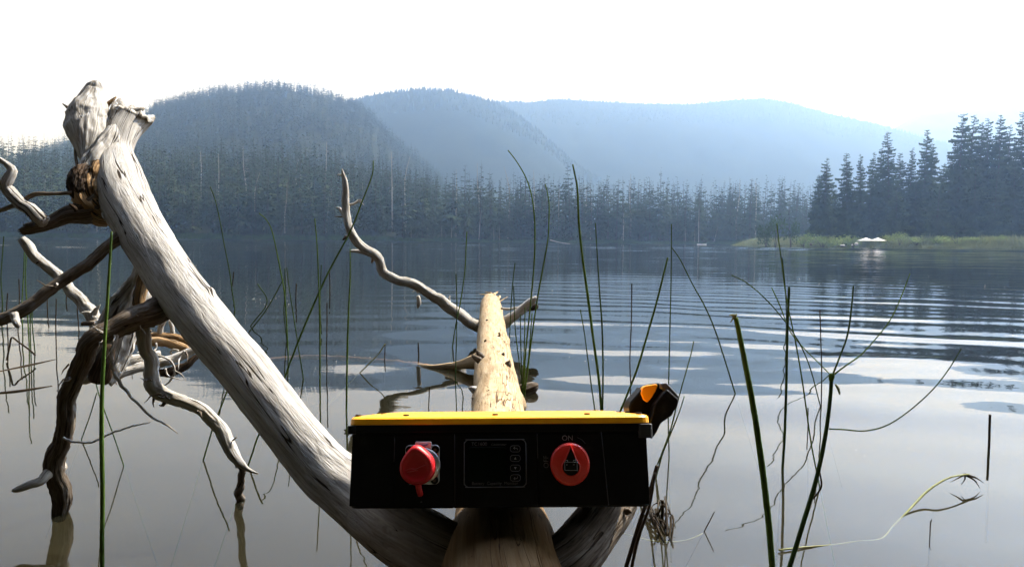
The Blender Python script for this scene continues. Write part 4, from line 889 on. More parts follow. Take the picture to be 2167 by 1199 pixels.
# ================================================================== REEDS
def depth_at(px, py): return W(px, py).y
def reed_path(pts, w, wtip=None, Ytip=None, under=True):
    """pts tip -> waterline pixels; last point lies on the water"""
    wtip = wtip or w * 0.55; bx, by = pts[-1]; Yb = max(0.45, depth_at(bx, by)); Yt = Ytip or Yb
    o = []; n = len(pts)
    for i, (x, y) in enumerate(pts):
        t = i / (n - 1); Y = Yt + (Yb - Yt) * t; q = P(x, y, Y); o.append((q.x, q.y, q.z, max(2.3, 0.62 * (wtip + (w - wtip) * min(1, t * 1.6))) / 2 / F * Y))
    if under:
        a = np.array(o[-1][:3]); b_ = np.array(o[-2][:3]); d = a - b_; d = d / max(0.02, abs(d[2]))
        zb = float(bedz(a[0], a[1])) - 0.02
        e = a + d * min(abs(zb), 0.3); o.append((e[0], e[1], e[2], o[-1][3]))
    return o[::-1]
def reed(pts, w, label, mat=None, name='reed', wtip=None, Ytip=None, under=True, group='reeds standing in the water', cat='reed'):
    path = reed_path(pts, w, wtip, Ytip, under)
    L_ = sum(np.linalg.norm(np.array(path[i + 1][:3]) - np.array(path[i][:3])) for i in range(len(path) - 1))
    rmx = max(p[3] for p in path)
    kn = []
    o = tube(name, path, mat or M_REED, None, seg=9 if w < 9 else 14, step=max(0.008, L_ / 160), rough=0.06)
    tag(o, label, cat, group); return o
reed([(790, 340), (787, 372), (765, 430), (740, 492), (692, 582), (645, 688), (612, 772), (600, 806)], 6.5, 'long green reed slanting up right across the rising dead branch')
reed([(666, 462), (671, 520), (674, 590), (677, 700), (677, 818)], 5.5, 'straight green reed crossed low by the long slanting reed')
reed([(741, 525), (741, 590), (738, 650), (735, 740), (733, 868)], 6.5, 'straight green reed whose foot stands just above the box left end')
reed([(548, 451), (562, 463), (574, 484), (584, 525), (593, 570), (602, 620), (607, 690), (610, 756)], 5, 'reed with a tip bent over to the left, left of the slanting reed', M_REED)
reed([(607, 566), (612, 610), (620, 660), (628, 712), (637, 770), (642, 800)], 4, 'thin dark reed between the bent tip reed and the slanting reed', M_REEDD)
reed([(603, 568), (604, 620), (601, 660), (607, 720)], 3, 'short thin reed close beside the bent tip reed', M_REEDD)
reed([(445, 395), (456, 425), (466, 470), (475, 520), (485, 570), (492, 620), (497, 655)], 4, 'faint thin reed right of the big pale limb before the dark forest', M_REEDD)
reed([(495, 575), (492, 600), (490, 612)], 3, 'tiny reed tip beside the faint thin reed', M_REEDB)
reed([(692, 640), (692, 690), (691, 740), (692, 775)], 3, 'short dark reed between the two straight green reeds', M_REEDB)
reed([(697, 575), (698, 600), (698, 615)], 3, 'tiny far reed stub above the short dark reed', M_REEDB)
reed([(627, 600), (626, 640)], 2.5, 'hairline far reed right of the bent tip reed', M_REEDB)
reed([(680, 560), (678, 610), (677, 640)], 3, 'hairline far reed close behind the straight green reed', M_REEDD)
reed([(545, 470 + 130), (565, 640), (530, 690)], 3, 'thin bent reed just beside the big limb midway up', M_REEDD)
reed([(600, 590), (570, 645), (545, 680), (525, 705)], 3.5, 'thin dark reed leaning low from the big limb to upper right', M_REEDD)
# tuft right of the log
T1 = 'reeds of the tuft right of the log'
reed([(1075, 318), (1092, 340), (1110, 370), (1122, 402), (1129, 440), (1132, 490), (1130, 560), (1122, 650), (1112, 750), (1107, 852)], 5.5, 'tallest reed of the tuft right of the log, bending over to the left', M_REED, group=T1)
reed([(1154, 390), (1159, 410), (1162, 436), (1160, 500), (1152, 550), (1141, 610), (1130, 680), (1118, 770), (1108, 852)], 5.5, 'second tallest reed of the tuft, upright with kinked tip', M_REED, group=T1)
reed([(1090, 556), (1086, 590), (1082, 640), (1079, 700), (1078, 735)], 3.5, 'short dark reed standing right against the log', M_REEDD, group=T1)
reed([(1087, 605), (1090, 690), (1098, 760), (1104, 800)], 3, 'thin reed at the left side of the tuft', M_REEDD, group=T1)
reed([(1101, 665), (1102, 720), (1104, 790), (1105, 850)], 4, 'stiff short dark reed in the middle of the tuft', M_REEDD, group=T1)
reed([(1111, 650), (1110, 720), (1107, 800), (1106, 850)], 3.5, 'thin green reed between the two tallest of the tuft', M_REED, group=T1)
reed([(1126, 662), (1120, 740), (1112, 810), (1107, 850)], 3.5, 'short green reed on the right side of the tuft', M_REED, group=T1)
# left of the log
reed([(988, 490), (986, 530), (984, 570), (976, 630), (966, 680), (957, 735)], 4, 'upright reed left of the log, crossing the rising branch foot', M_REED)
reed([(965, 580), (967, 640), (966, 720), (964, 800), (966, 866)], 3.5, 'thin dark reed hugging the left side of the log', M_REEDD)
reed([(909, 818), (907, 862)], 3, 'short dark stub alone in the water left of the log', M_REEDB)
reed([(885, 725), (886, 752)], 5, 'short thick stub rising from the reflection left of the log', M_REEDB)
reed([(815, 728), (814, 758)], 3.5, 'short dark stub beside a pale broken straw', M_REEDB)
reed([(815, 727), (800, 750), (780, 770), (762, 788)], 4, 'pale broken straw leaning right to the short dark stub', M_STRAW, name='straw', cat='straw')
# behind the box
reed([(1212, 348), (1217, 372), (1222, 402), (1225, 470), (1232, 540), (1243, 620), (1256, 720), (1268, 810), (1274, 890)], 9, 'thick tall green reed rising behind the lid right half', M_REED, wtip=5)
reed([(1260, 472), (1264, 540), (1269, 620), (1274, 690), (1276, 780), (1275, 890)], 6, 'dark slim reed right beside the thick tall green one', M_REEDD)
reed([(1228, 655), (1236, 700), (1244, 760), (1252, 820), (1262, 888)], 4.5, 'short dark reed left of the thick tall reed behind the lid', M_REEDD)
reed([(1337, 600), (1336, 680), (1333, 760), (1335, 826)], 4, 'thin upright dark reed left of the slanting reed near the black grip', M_REEDB)
reed([(1413, 545), (1402, 590), (1388, 645), (1372, 700), (1350, 775), (1325, 840), (1300, 900)], 7.5, 'green reed slanting down left to behind the lid by the black grip', M_REED, wtip=6)
reed([(1421, 474), (1421, 520), (1420, 600), (1418, 680), (1416, 770), (1414, 870), (1416, 968)], 4.5, 'tall straight thin reed passing behind the black grip', M_REEDD)
reed([(1422, 524), (1440, 550), (1465, 600), (1490, 645), (1512, 695), (1535, 765), (1557, 836)], 5, 'thin reed bowed down right from the tall thin reed with zigzag reflection', M_REEDD)
# right group
rd = reed([(1557, 672), (1566, 715), (1578, 775), (1594, 860), (1607, 945), (1617, 1020), (1627, 1110), (1637, 1230)], 22, 'thickest green reed in front with a broken frayed top', M_REED, wtip=16)
q = P(1556, 670, depth_at(1637, 1230))
for (dx, dz) in ((-0.011, 0.002), (-0.008, -0.010), (0.002, 0.004), (-0.005, 0.003)):
    fo = tube('frayed_tip', [(q.x, q.y, q.z, 0.0022), (q.x + dx * 0.6, q.y - 0.001, q.z + dz * 0.6 + 0.002, 0.0016), (q.x + dx, q.y, q.z + dz, 0.0005)], M_STRAW, None, seg=6, step=0.002); fo.parent = rd
reed([(1670, 607), (1667, 680), (1665, 760), (1663, 850), (1660, 930), (1656, 990)], 9, 'stiff dark straight reed right of the thickest reed', M_REEDD, wtip=8)
reed([(1644, 472), (1648, 510), (1655, 560), (1661, 610), (1670, 660), (1684, 725), (1697, 800), (1707, 870), (1718, 945), (1735, 1032)], 5, 'long thin reed curving down right behind the stiff dark one', M_REED)
reed([(1655, 545), (1662, 610), (1664, 660), (1664, 700)], 3, 'short thin reed overlapping the stiff dark reed top', M_REEDD)
reed([(1548, 582), (1580, 598), (1620, 632), (1655, 672), (1690, 722), (1715, 780), (1737, 862)], 4, 'thin reed arching from upper left over the stiff dark reed', M_REEDD)
reed([(1633, 608), (1650, 645), (1672, 700), (1700, 735), (1730, 765), (1757, 792)], 3.5, 'thin reed running into the forked top of the branching reed', M_REED, under=False)
reed([(1735, 655), (1737, 720), (1739, 790), (1738, 862)], 4, 'thin upright reddish reed left of the forked reed top', M_REEDB)
reed([(1710, 862), (1710, 900)], 3, 'short reed tip between long thin reed and branching reed', M_REEDB)
fk = empty('branching_reed', tuple(W(1665, 1230))); tag(fk, 'thick reed forking into thin spreading branches at its top', 'reed', 'reeds standing in the water')
Yf = depth_at(1668, 1230) * 1.0
def fpart(nm, pts, mat):
    o = tube(nm, pts, mat, None, seg=12, step=0.006, rough=0.06); o.parent = fk; o.matrix_parent_inverse = Matrix.Translation(-fk.location); return o
fpart('stem', pp((1650, 1260, Yf, 11.2), (1672, 1195, Yf, 10.5), (1700, 1105, Yf, 9.9), (1727, 1015, Yf, 9.3), (1745, 930, Yf, 8.7), (1755, 860, Yf, 8.1), (1760, 800, Yf, 7.4)), M_REEDD)
fpart('stem_joint', pp((1758, 806, Yf, 7.4), (1760, 797, Yf, 12.4), (1761, 790, Yf, 8.7)), M_REED)
fpart('branch', pp((1761, 795, Yf, 4.3), (1775, 760, Yf, 3.7), (1793, 710, Yf, 3.7), (1801, 660, Yf, 3.7), (1806, 605, Yf, 3.1)), M_REEDD)
fpart('branch', pp((1761, 795, Yf, 3.7), (1790, 773, Yf, 3.1), (1820, 752, Yf, 3.1), (1852, 718, Yf, 2.5), (1885, 675, Yf, 2.5), (1908, 625, Yf, 2.3), (1926, 578, Yf, 2.3)), M_REED)
fpart('branch', pp((1755, 907, Yf, 3.1), (1785, 908, Yf, 3.1), (1830, 911, Yf, 3.1), (1875, 900, Yf, 2.8), (1920, 872, Yf, 2.5), (1970, 828, Yf, 2.5), (2005, 785, Yf, 2.3), (2034, 738, Yf, 2.3)), M_REEDD)
fpart('branch', pp((1735, 1000, Yf * 1.01, 3.7), (1738, 1030, Yf * 1.02, 3.7), (1720, 1055, Yf * 1.02, 3.7)), M_REEDB)
fpart('leaf_scrap', pp((1768, 813, Yf, 4), (1774, 822, Yf, 6), (1777, 834, Yf, 3)), M_STRAW)
reed([(2095, 877), (2094, 905), (2093, 942)], 8, 'short dark upright stub standing alone at the right', M_REEDB, wtip=8)
reed([(1972, 1098), (1969, 1108), (1968, 1132)], 4, 'tiny dark stub below the bent straw at the right', M_REEDB)
# bent straw floating at lower right
q = [(1648, 1163), (1700, 1157), (1760, 1152), (1815, 1144), (1865, 1138), (1890, 1112), (1920, 1082), (1955, 1045), (1985, 1022), (2015, 1008), (2050, 1003)]
hh = [0.004, 0.003, 0.0, -0.004, -0.006, -0.004, 0.004, 0.02, 0.035, 0.04, 0.035]
ww = [4, 4, 3, 2.5, 2.5, 3, 4, 4.6, 4.4, 3.6, 4]
pts = [(*W(x, y, z), w / 2 / F * W(x, y, z).y) for (x, y), z, w in zip(q, hh, ww)]
st = tube('bent_straw', pts, M_STRAW, None, seg=12, step=0.006, rough=0.08); tag(st, 'pale yellow bent straw half afloat at the lower right', 'straw')
q2 = W(2050, 1003, 0.035)
for k, (a, b_, c) in enumerate(((0.035, -0.006, -0.02), (0.02, -0.015, -0.03), (-0.03, -0.02, -0.02), (-0.045, 0.0, -0.02))):
    t = tube('dark_fray', [(q2.x - 0.01, q2.y, q2.z, 0.0035), (q2.x + a * 0.5, q2.y + b_ * 0.5, q2.z + c * 0.4, 0.0018), (q2.x + a, q2.y + b_, q2.z + c, 0.0005)], M_REEDB, None, seg=6, step=0.005); t.parent = st
# right of box
reed([(1468, 722), (1462, 750), (1448, 800), (1434, 850), (1420, 905), (1404, 950), (1386, 995)], 5, 'green reed leaning left down beside the black grip', M_REED, Ytip=1.3)
reed([(1448, 838), (1438, 870), (1420, 915), (1402, 960), (1388, 1010)], 5.5, 'shorter green reed crossing the leaning one beside the box', M_REED, Ytip=1.3)
reed([(1390, 985), (1375, 1040), (1352, 1110), (1320, 1215)], 15, 'thick dark stem slanting down left beneath the box right corner', M_REEDB, wtip=12, under=True)
reed([(1386, 1000), (1374, 1070), (1350, 1140), (1330, 1230)], 12, 'second dark stem close right of the thick one under the box corner', M_REEDB, wtip=9)
reed([(1402, 1058), (1402, 1085), (1398, 1105)], 10, 'short broken dark stub with pale cut top right of the box', M_REEDB, wtip=12)
q = W(1394, 1105)
lst = []
for k in range(16):
    a = random.random() * 6.28; s = random.uniform(0.02, 0.06); z0 = random.uniform(-0.01, 0.01)
    lst.append([(q.x + 0.01 * math.cos(a), q.y + random.uniform(-0.1, 0.05), z0, 0.002), (q.x + 0.02 * math.cos(a + 0.7), q.y + random.uniform(-0.06, 0.06), z0 + s * 0.6, 0.002), (q.x + 0.02 * math.cos(a + 1.6), q.y + random.uniform(-0.06, 0.06), z0 + s * 0.9 * random.random(), 0.0012), (q.x + 0.03 * math.cos(a + 2.4), q.y + random.uniform(-0.06, 0.04), z0, 0.0006)])
wt = tubes('water_weed', lst, M_REEDB, None, seg=6, step=0.006, rough=0.15); tag(wt, 'tangled dark weed clinging around the stub right of the box', 'weed')
reed([(1512, 1082), (1500, 1105), (1490, 1124)], 4, 'small dark twig poking up right of the box near the bottom', M_REEDB, name='twig', cat='twig')
lst = [(*W(x, y, -0.004), 0.0012) for x, y in ((1320, 1128), (1365, 1140), (1400, 1145), (1440, 1144), (1470, 1136), (1490, 1126))]
tag(tube('root_fibre', lst, M_STRAW, None, seg=6, step=0.01), 'thin pale fibre curving on the water right of the box', 'fibre')
# left near reeds
reed([(236, 490), (232, 560), (227, 640), (221, 730), (216, 830), (215, 930), (217, 1040), (216, 1130), (216, 1230)], 15, 'bright green reed standing in front of the arching root', M_REED, wtip=7)
reed([(555, 905), (545, 925), (535, 955), (525, 985)], 6, 'short green reed just under the big limb leaning right', M_REED, wtip=6)
reed([(482, 822), (470, 855), (452, 900), (440, 940), (430, 973)], 5.5, 'green reed leaning right between the second root and the big limb', M_REED, wtip=5)
reed([(190, 690), (200, 780), (208, 830), (240, 920), (262, 985)], 4, 'thin dark reed slanting right behind the arching root', M_REEDD)
reed([(205, 830), (190, 880), (172, 930)], 4, 'thin dark reed slanting left under the blunt rear limb', M_REEDD)
LG = 'thin reeds at the far left'
for (pts, w, mt, lab) in (([(8, 500), (5, 540), (2, 590), (5, 640), (4, 690)], 4, M_REEDD, 'thin reed at the very left edge crossing the shoreline'),
                      ([(52, 520), (50, 580), (46, 650), (48, 700)], 4, M_REED, 'greener thin reed below the pale branch tip on the left'),
                      ([(56, 530), (54, 590), (58, 660), (62, 735)], 4, M_REED, 'thin reed right beside the greener one on the left'),
                      ([(70, 630), (68, 680), (74, 745)], 3.5, M_REEDD, 'dark reed with its foot in the bent stalk tangle'),
                      ([(65, 635), (64, 700), (66, 760)], 3.5, M_REEDD, 'dark reed just left of the tangle reed'),
                      ([(16, 620), (14, 660), (17, 720)], 3, M_REEDB, 'thin dark reed left of the bent square stalk'),
                      ([(40, 590), (41, 640), (38, 700)], 3, M_REEDB, 'thin dark reed above the bent square stalk'),
                      ([(119, 632), (118, 690), (119, 735)], 3, M_REEDB, 'lone dark reed between tangle and arching root'),
                      ([(163, 625), (164, 660), (167, 700)], 3, M_REEDB, 'lone dark reed beside the pale branch prongs'),
                      ([(141, 620), (140, 640)], 2.5, M_REEDB, 'tiny dark reed tip left of the pale branch prongs'),
                      ([(100, 600), (100, 650)], 2.5, M_REEDB, 'tiny dark reed behind the crossing dark branch')):
    reed(pts, w, lab, mt, group=LG)
q = [(75, 752, 0.0), (60, 738, 0.02), (40, 724, 0.045), (25, 714, 0.06), (20, 735, 0.03), (14, 762, 0.0)]
tag(tube('bent_stalk', [(*W(x, y + (z * 1565 / 3.5), 0.0).to_tuple(), 0.004) if False else (P(x, y, depth_at(40, 765)).x, depth_at(40, 765), max(-0.01, P(x, y, depth_at(40, 765)).z), 0.0042) for x, y, z in q], M_REEDB, None, seg=8, step=0.01), 'dark stalk bent in a sharp corner above the water at far left', 'reed')
tag(tube('floating_stalk', [(*W(-10, 832, 0.0), 0.004), (*W(40, 826, 0.002), 0.0035), (*W(110, 816, 0.0), 0.002)], M_REEDB, None, seg=7, step=0.02), 'thin dark stalk lying on the water below the far left tangle', 'reed')
tag(tube('floating_stalk', [(*W(-10, 788, 0.0), 0.004), (*W(60, 772, 0.002), 0.0035), (*W(118, 760, 0.0), 0.002)], M_REEDB, None, seg=7, step=0.02), 'thin stalk lying on the water through the far left tangle', 'reed')
# flecks on the water
lst = []
for (cx_, cy_, n_, sx_) in ((250, 515, 14, 120), (560, 640, 12, 60), (620, 800, 4, 40), (760, 760, 4, 40), (1180, 612, 8, 60), (1800, 600, 10, 200), (1250, 760, 5, 40), (950, 522, 14, 200), (1850, 950, 5, 200), (300, 560, 8, 120)):
    for _ in range(n_):
        x, y = random.gauss(cx_, sx_), random.gauss(cy_, 8)
        if y < yh(x) + 6: continue
        q = W(x, y); r_ = random.uniform(0.35, 0.9) / F * q.y * (0.7 if q.y > 20 else 1)
        if q.y > 120: continue
        lst.append((q, r_))
Vv, Tt = [], []
for q, r_ in lst:
    k = len(Vv); h = r_ * 0.5
    for a in range(6): Vv.append((q.x + r_ * (1.6 + 0.4 * math.sin(a * 5)) * math.cos(a * 1.047), q.y + r_ * 1.4 * math.sin(a * 1.047), 0.004 + h * 0.2))
    Vv.append((q.x, q.y, 0.006 + h)); Tt += [(k + a, k + (a + 1) % 6, k + 6) for a in range(6)]
tag(mesh_np('floating_specks', np.array(Vv), [np.array(Tt)], plain('foam_speck', (0.6, 0.6, 0.55), 0.8)), 'scattered pale flecks floating on the lake', 'flecks', None, 'stuff')

# ================================================================== THE BOX
S = 1.0167 / F                       # metres per pixel at Y = 1.0 m
box = empty('battery_box'); tag(box, 'black plastic battery box with yellow lid resting on the driftwood fork', 'battery box')
bc_ = P(1058, 985, 1.0); tilt = R(12.0); rl = R(0.0)
ux = Vector((math.cos(R(0.45) - ROLL * 0 - R(0.0)), 0, math.sin(R(0.45) * 0 + R(-0.08)))).normalized()
# edges climb slightly to the right in the photograph although the horizon falls: the box is rolled about 1 degree
ang = R(0.45) + ROLL
ux = (_r * math.cos(R(0.42)) + _u * math.sin(R(0.42))).normalized()
nn = Vector((0, -math.cos(tilt), math.sin(tilt))); nn = (nn - ux * nn.dot(ux)).normalized(); vy = nn.cross(ux).normalized()
box.matrix_world = Matrix(((ux.x, nn.x * -1, vy.x, bc_.x), (ux.y, -nn.y, vy.y, bc_.y), (ux.z, -nn.z, vy.z, bc_.z), (0, 0, 0, 1)))
# local frame: x right, y into the box, z up; pixel units * S with the front face centre at (1058, 985)
def bx(px): return (px - 1058) * S
def bz(py): return (985 - py) * S
M_BLACK = plain('black_plastic', (0.003, 0.003, 0.0035), 0.45, spec=0.10, bump=0.12, scale=900)
_nt = M_BLACK.node_tree; _tc = N(_nt, 'ShaderNodeTexCoord'); _no = N(_nt, 'ShaderNodeTexNoise'); _no.inputs['Scale'].default_value = 14; _no.inputs['Detail'].default_value = 9; _no.inputs['Roughness'].default_value = 0.7
_nt.links.new(_tc.outputs['Object'], _no.inputs['Vector']); _rp = ramp(_nt, [(0.5, (0.003, 0.003, 0.0035)), (0.62, (0.006, 0.0058, 0.0055)), (0.75, (0.022, 0.021, 0.019))])     # dust and dried splashes
_nt.links.new(_no.outputs['Fac'], _rp.inputs['Fac']); _nt.links.new(_rp.outputs['Color'], _nt.nodes['Principled BSDF'].inputs['Base Color'])
M_BLACK2 = plain('black_gloss', (0.003, 0.003, 0.004), 0.15, spec=0.10)
M_YEL = plain('yellow_plastic', (0.92, 0.385, 0.002), 0.38, noise=0.10, scale=25, spec=0.4)
M_RED = plain('red_rubber', (0.50, 0.010, 0.014), 0.42, noise=0.1, scale=50, bump=0.2, spec=0.4)
M_RED2 = plain('red_plastic', (0.66, 0.03, 0.02), 0.30, spec=0.5)
M_STEEL = plain('brushed_steel', (0.55, 0.55, 0.57), 0.3, metal=1.0, noise=0.15, scale=90)
M_SCREW = plain('dark_screw', (0.09, 0.07, 0.05), 0.45, metal=0.8)
M_WHITE = plain('white_label', (0.8, 0.8, 0.8), 0.5)
M_INK = plain('grey_print', (0.24, 0.24, 0.25), 0.6)
M_INKD = plain('dim_print', (0.085, 0.085, 0.09), 0.6)
M_BLUE = plain('blue_print', (0.12, 0.22, 0.5), 0.5)
M_GREYP = plain('grey_plastic', (0.045, 0.045, 0.05), 0.5)
def bparent(o, par=None): o.parent = par or box; o.matrix_parent_inverse = Matrix.Identity(4); return o
def loft(name, rings, mat, par=None, cap=(True, True), smooth=False, bev=0.0):
    bm = bmesh.new(); rr = [[bm.verts.new(p) for p in ring] for ring in rings]; n = len(rr[0])
    for a, b_ in zip(rr[:-1], rr[1:]):
        for i in range(n): bm.faces.new((a[i], a[(i + 1) % n], b_[(i + 1) % n], b_[i]))
    if cap[0]: bm.faces.new(rr[0][::-1])
    if cap[1]: bm.faces.new(rr[-1])
    bmesh.ops.recalc_face_normals(bm, faces=bm.faces)
    o = mesh_bm(name, bm, mat, par or box, smooth)
    if bev:
        md_ = o.modifiers.new('bevel', 'BEVEL'); md_.width = bev; md_.segments = 3; md_.limit_method = 'ANGLE'; md_.angle_limit = R(30)
    return o
def rrect(x0, x1, y0, y1, r, z=None, axis='z', n=5):
    """rounded rectangle; axis 'z' = horizontal section at height z, 'y' = parallel to the front at depth z"""
    o = []
    for (cx_, cy_, a0) in ((x1 - r, y1 - r, 0), (x0 + r, y1 - r, 90), (x0 + r, y0 + r, 180), (x1 - r, y0 + r, 270)):
        for k in range(n + 1):
            a = R(a0 + 90 * k / n); o.append((cx_ + r * math.cos(a), cy_ + r * math.sin(a)))
    return [(a, b_, z) for a, b_ in o] if axis == 'z' else [(a, z, b_) for a, b_ in o]
DEP = 0.235
# tub: outer shell tapering a little, with flange under the lid
loft('tub', [rrect(bx(743), bx(1374), 0.004, DEP - 0.006, 0.012, bz(1071)), rrect(bx(740), bx(1376), 0.001, DEP - 0.004, 0.014, bz(1066)), rrect(bx(741), bx(1373), 0.0, DEP, 0.014, bz(930)), rrect(bx(742), bx(1372), 0.0, DEP, 0.014, bz(915))], M_BLACK)
loft('rim', [rrect(bx(737), bx(1381), -0.0035, DEP + 0.004, 0.014, bz(931)) , rrect(bx(737), bx(1381), -0.0035, DEP + 0.004, 0.014, bz(899))] if False else [rrect(bx(738), bx(1379), -0.003, DEP + 0.003, 0.014, bz(915)), rrect(bx(737), bx(1380), -0.004, DEP + 0.004, 0.015, bz(912)), rrect(bx(737), bx(1380), -0.004, DEP + 0.004, 0.015, bz(899))], M_BLACK)
for (x0, x1) in ((1352, 1382), (735, 752)):
    loft('corner_block', [rrect(bx(x0), bx(x1), -0.006, 0.030, 0.004, bz(929)), rrect(bx(x0), bx(x1), -0.006, 0.030, 0.004, bz(899.5))], plain('corner_plastic', (0.014, 0.014, 0.016), 0.45), None, bev=0.001) if x0 > 1000 else loft('corner_block', [rrect(bx(x0), bx(x1), -0.0055, 0.030, 0.003, bz(917)), rrect(bx(x0), bx(x1), -0.0055, 0.030, 0.003, bz(899.5))], M_BLACK, None, bev=0.001)
# lid
lid = loft('lid', [rrect(bx(738), bx(1378), -0.004, DEP + 0.004, 0.014, bz(898.4)), rrect(bx(737.5), bx(1378.5), -0.0045, DEP + 0.0045, 0.015, bz(896)), rrect(bx(738), bx(1378), -0.004, DEP + 0.004, 0.015, bz(886)),
             rrect(bx(741), bx(1375), -0.001, DEP + 0.001, 0.014, bz(882)), rrect(bx(748), bx(1368), 0.005, DEP - 0.004, 0.012, bz(880.5)), rrect(bx(775), bx(1341), 0.016, DEP - 0.012, 0.010, bz(879)), rrect(bx(800), bx(1316), 0.03, DEP - 0.03, 0.010, bz(877))], M_YEL, None, bev=0.0006)
for (px, dy) in [(752, 0.012), (790, 0.075), (856, 0.011), (1048, 0.011), (1246, 0.011), (1334, 0.10), (1358, 0.012), (845, DEP - 0.02), (885, DEP - 0.012), (905, DEP - 0.02), (968, DEP - 0.012), (982, DEP - 0.02), (1088, DEP - 0.012), (1204, DEP - 0.012), (1270, DEP - 0.02), (1300, DEP - 0.012)]:
    bm = bmesh.new(); bmesh.ops.create_cone(bm, cap_ends=True, segments=10, radius1=0.0050, radius2=0.0040, depth=0.0040)
    o = mesh_bm('screw', bm, M_SCREW, box); o.location = (bx(px), dy, bz(879.6))
# front panels: shallow plates with dark gaps between
def plate(name, x0, x1, y0, y1, t, r, mat, par=None, y_at=0.0, bev=0.0005):
    return loft(name, [rrect(bx(x0), bx(x1), bz(y1), bz(y0), r, y_at + 0.001, 'y'), rrect(bx(x0), bx(x1), bz(y1), bz(y0), r, y_at - t, 'y')], mat, par, bev=bev)
def skewplate(name, a, b_, c, d, t, mat):
    ring = lambda y: [(bx(p[0]), y, bz(p[1])) for p in (a, b_, c, d)]
    return loft(name, [ring(0.001), ring(-t)], mat, None, bev=0.0007)
skewplate('front_panel', (745, 918), (834, 918), (834, 1065), (742, 1065), 0.0018, M_BLACK)
skewplate('front_panel', (836.5, 918), (961, 918), (962, 1067), (836.5, 1067), 0.0024, M_BLACK)
skewplate('front_panel', (964, 918), (1136, 918), (1137, 1067), (964.5, 1067), 0.0030, M_BLACK)
skewplate('front_panel', (1138.5, 918), (1272, 918), (1284, 1067), (1139.5, 1067), 0.0026, M_BLACK)
skewplate('front_panel', (1274.5, 918), (1369, 918), (1372, 1066), (1286.5, 1066), 0.0018, M_BLACK)
# faint worn edges between the panels
for pts in (((835.5, 925), (834.5, 975)), ((962.5, 918), (963.5, 1066)), ((1137, 918), (1138, 970)), ((1273, 915), (1278, 975), (1282, 1030), (1285, 1066))):
    o = tube('panel_edge', [(bx(x), -0.0032, bz(y), 0.00045) for x, y in pts], M_GREYP, None, seg=5, step=0.02, rough=0.0); bparent(o)
# ---- inlet socket with red cap
sock = plate('socket_flange', 859, 931, 940, 1021, 0.004, 0.006, M_STEEL, None, -0.002, 0.0008)
for (x, y) in ((868, 950), (922, 950), (867, 1012), (921, 1012)):
    bm = bmesh.new(); bmesh.ops.create_cone(bm, cap_ends=True, segments=18, radius1=0.0056, radius2=0.0050, depth=0.004, matrix=Matrix.Rotation(R(90), 4, 'X'))
    o = mesh_bm('bolt', bm, M_BLACK2, box); o.location = (bx(x), -0.0078, bz(y))
    bm = bmesh.new(); bmesh.ops.create_cone(bm, cap_ends=True, segments=6, radius1=0.0024, radius2=0.0024, depth=0.0006, matrix=Matrix.Rotation(R(90), 4, 'X'))
    o2 = mesh_bm('hex_recess', bm, M_SCREW, o); o2.location = (0, -0.0022, 0)
plate('socket_face', 872, 929, 948, 1012, 0.003, 0.010, M_RED2, None, -0.0058)
lab = plate('sticker', 880, 914, 933, 950, 0.005, 0.002, M_WHITE, None, -0.0055, 0.0005)
tb = tubes('sticker_print', [[(bx(888), -0.0108, bz(938), 0.0005), (bx(897), -0.0108, bz(939.5), 0.0005), (bx(908), -0.0108, bz(937.5), 0.0005)], [(bx(894), -0.0108, bz(942), 0.0005), (bx(906), -0.0108, bz(940), 0.0005)]], M_BLUE, None, seg=5, step=0.003, rough=0.0); tb.parent = lab
# collar (steel ring) and the rubber cap hanging a little to the left
def discloft(name, prof_, cx_, cy_, mat, lean=(0, 0), n=40, shape=None, par=None):
    rings = []
    for (r_, y) in prof_:
        k = -y / 0.03
        rings.append([((bx(cx_) + lean[0] * k) + r_ * math.cos(a) * (shape(a)[0] if shape else 1), y, (bz(cy_) + lean[1] * k) + r_ * math.sin(a) * (shape(a)[1] if shape else 1)) for a in [2 * math.pi * i / n for i in range(n)]])
    return loft(name, rings, mat, par, smooth=True)
discloft('collar', [(0.0232, -0.006), (0.0232, -0.013), (0.0225, -0.0145)], 898, 981, M_STEEL)
def capshape(a):
    nose = max(0, math.cos(a - R(100))) ** 6
    return (1 - 0.06 * nose + 0.04 * max(0, -math.sin(a)) , 1 + 0.26 * nose)
cap = discloft('rubber_cap', [(0.0222, -0.013), (0.0232, -0.016), (0.0234, -0.024), (0.0226, -0.028), (0.0205, -0.0305), (0.0175, -0.0312), (0.0165, -0.0300), (0.012, -0.0296), (0.004, -0.0296)], 893, 982, M_RED, (-0.0038, -0.001), 48, capshape)
o = tube('cap_tab', [(bx(889), -0.018, bz(1016), 0.0042), (bx(890), -0.017, bz(1026), 0.0040), (bx(892), -0.014, bz(1036), 0.0040), (bx(893), -0.012, bz(1041), 0.0036)], M_RED, None, seg=10, step=0.003, rough=0.03); bparent(o)
o = tubes('cap_lettering', [[(bx(x), -0.0306, bz(y), 0.0004) for x, y in ((866, 988), (876, 985), (885, 986), (898, 981), (906, 978))], [(bx(x), -0.0306, bz(y), 0.0004) for x, y in ((868, 992), (878, 991), (890, 988))]], plain('worn_red', (0.5, 0.06, 0.06), 0.5), None, seg=5, step=0.003, rough=0.0); o.parent = cap
bm = bmesh.new(); bmesh.ops.create_uvsphere(bm, u_segments=10, v_segments=6, radius=0.0022); o = mesh_bm('rivet', bm, M_GREYP, box, True); o.location = (bx(893), -0.002, bz(1057)); o.scale = (1, 0.3, 0.5)
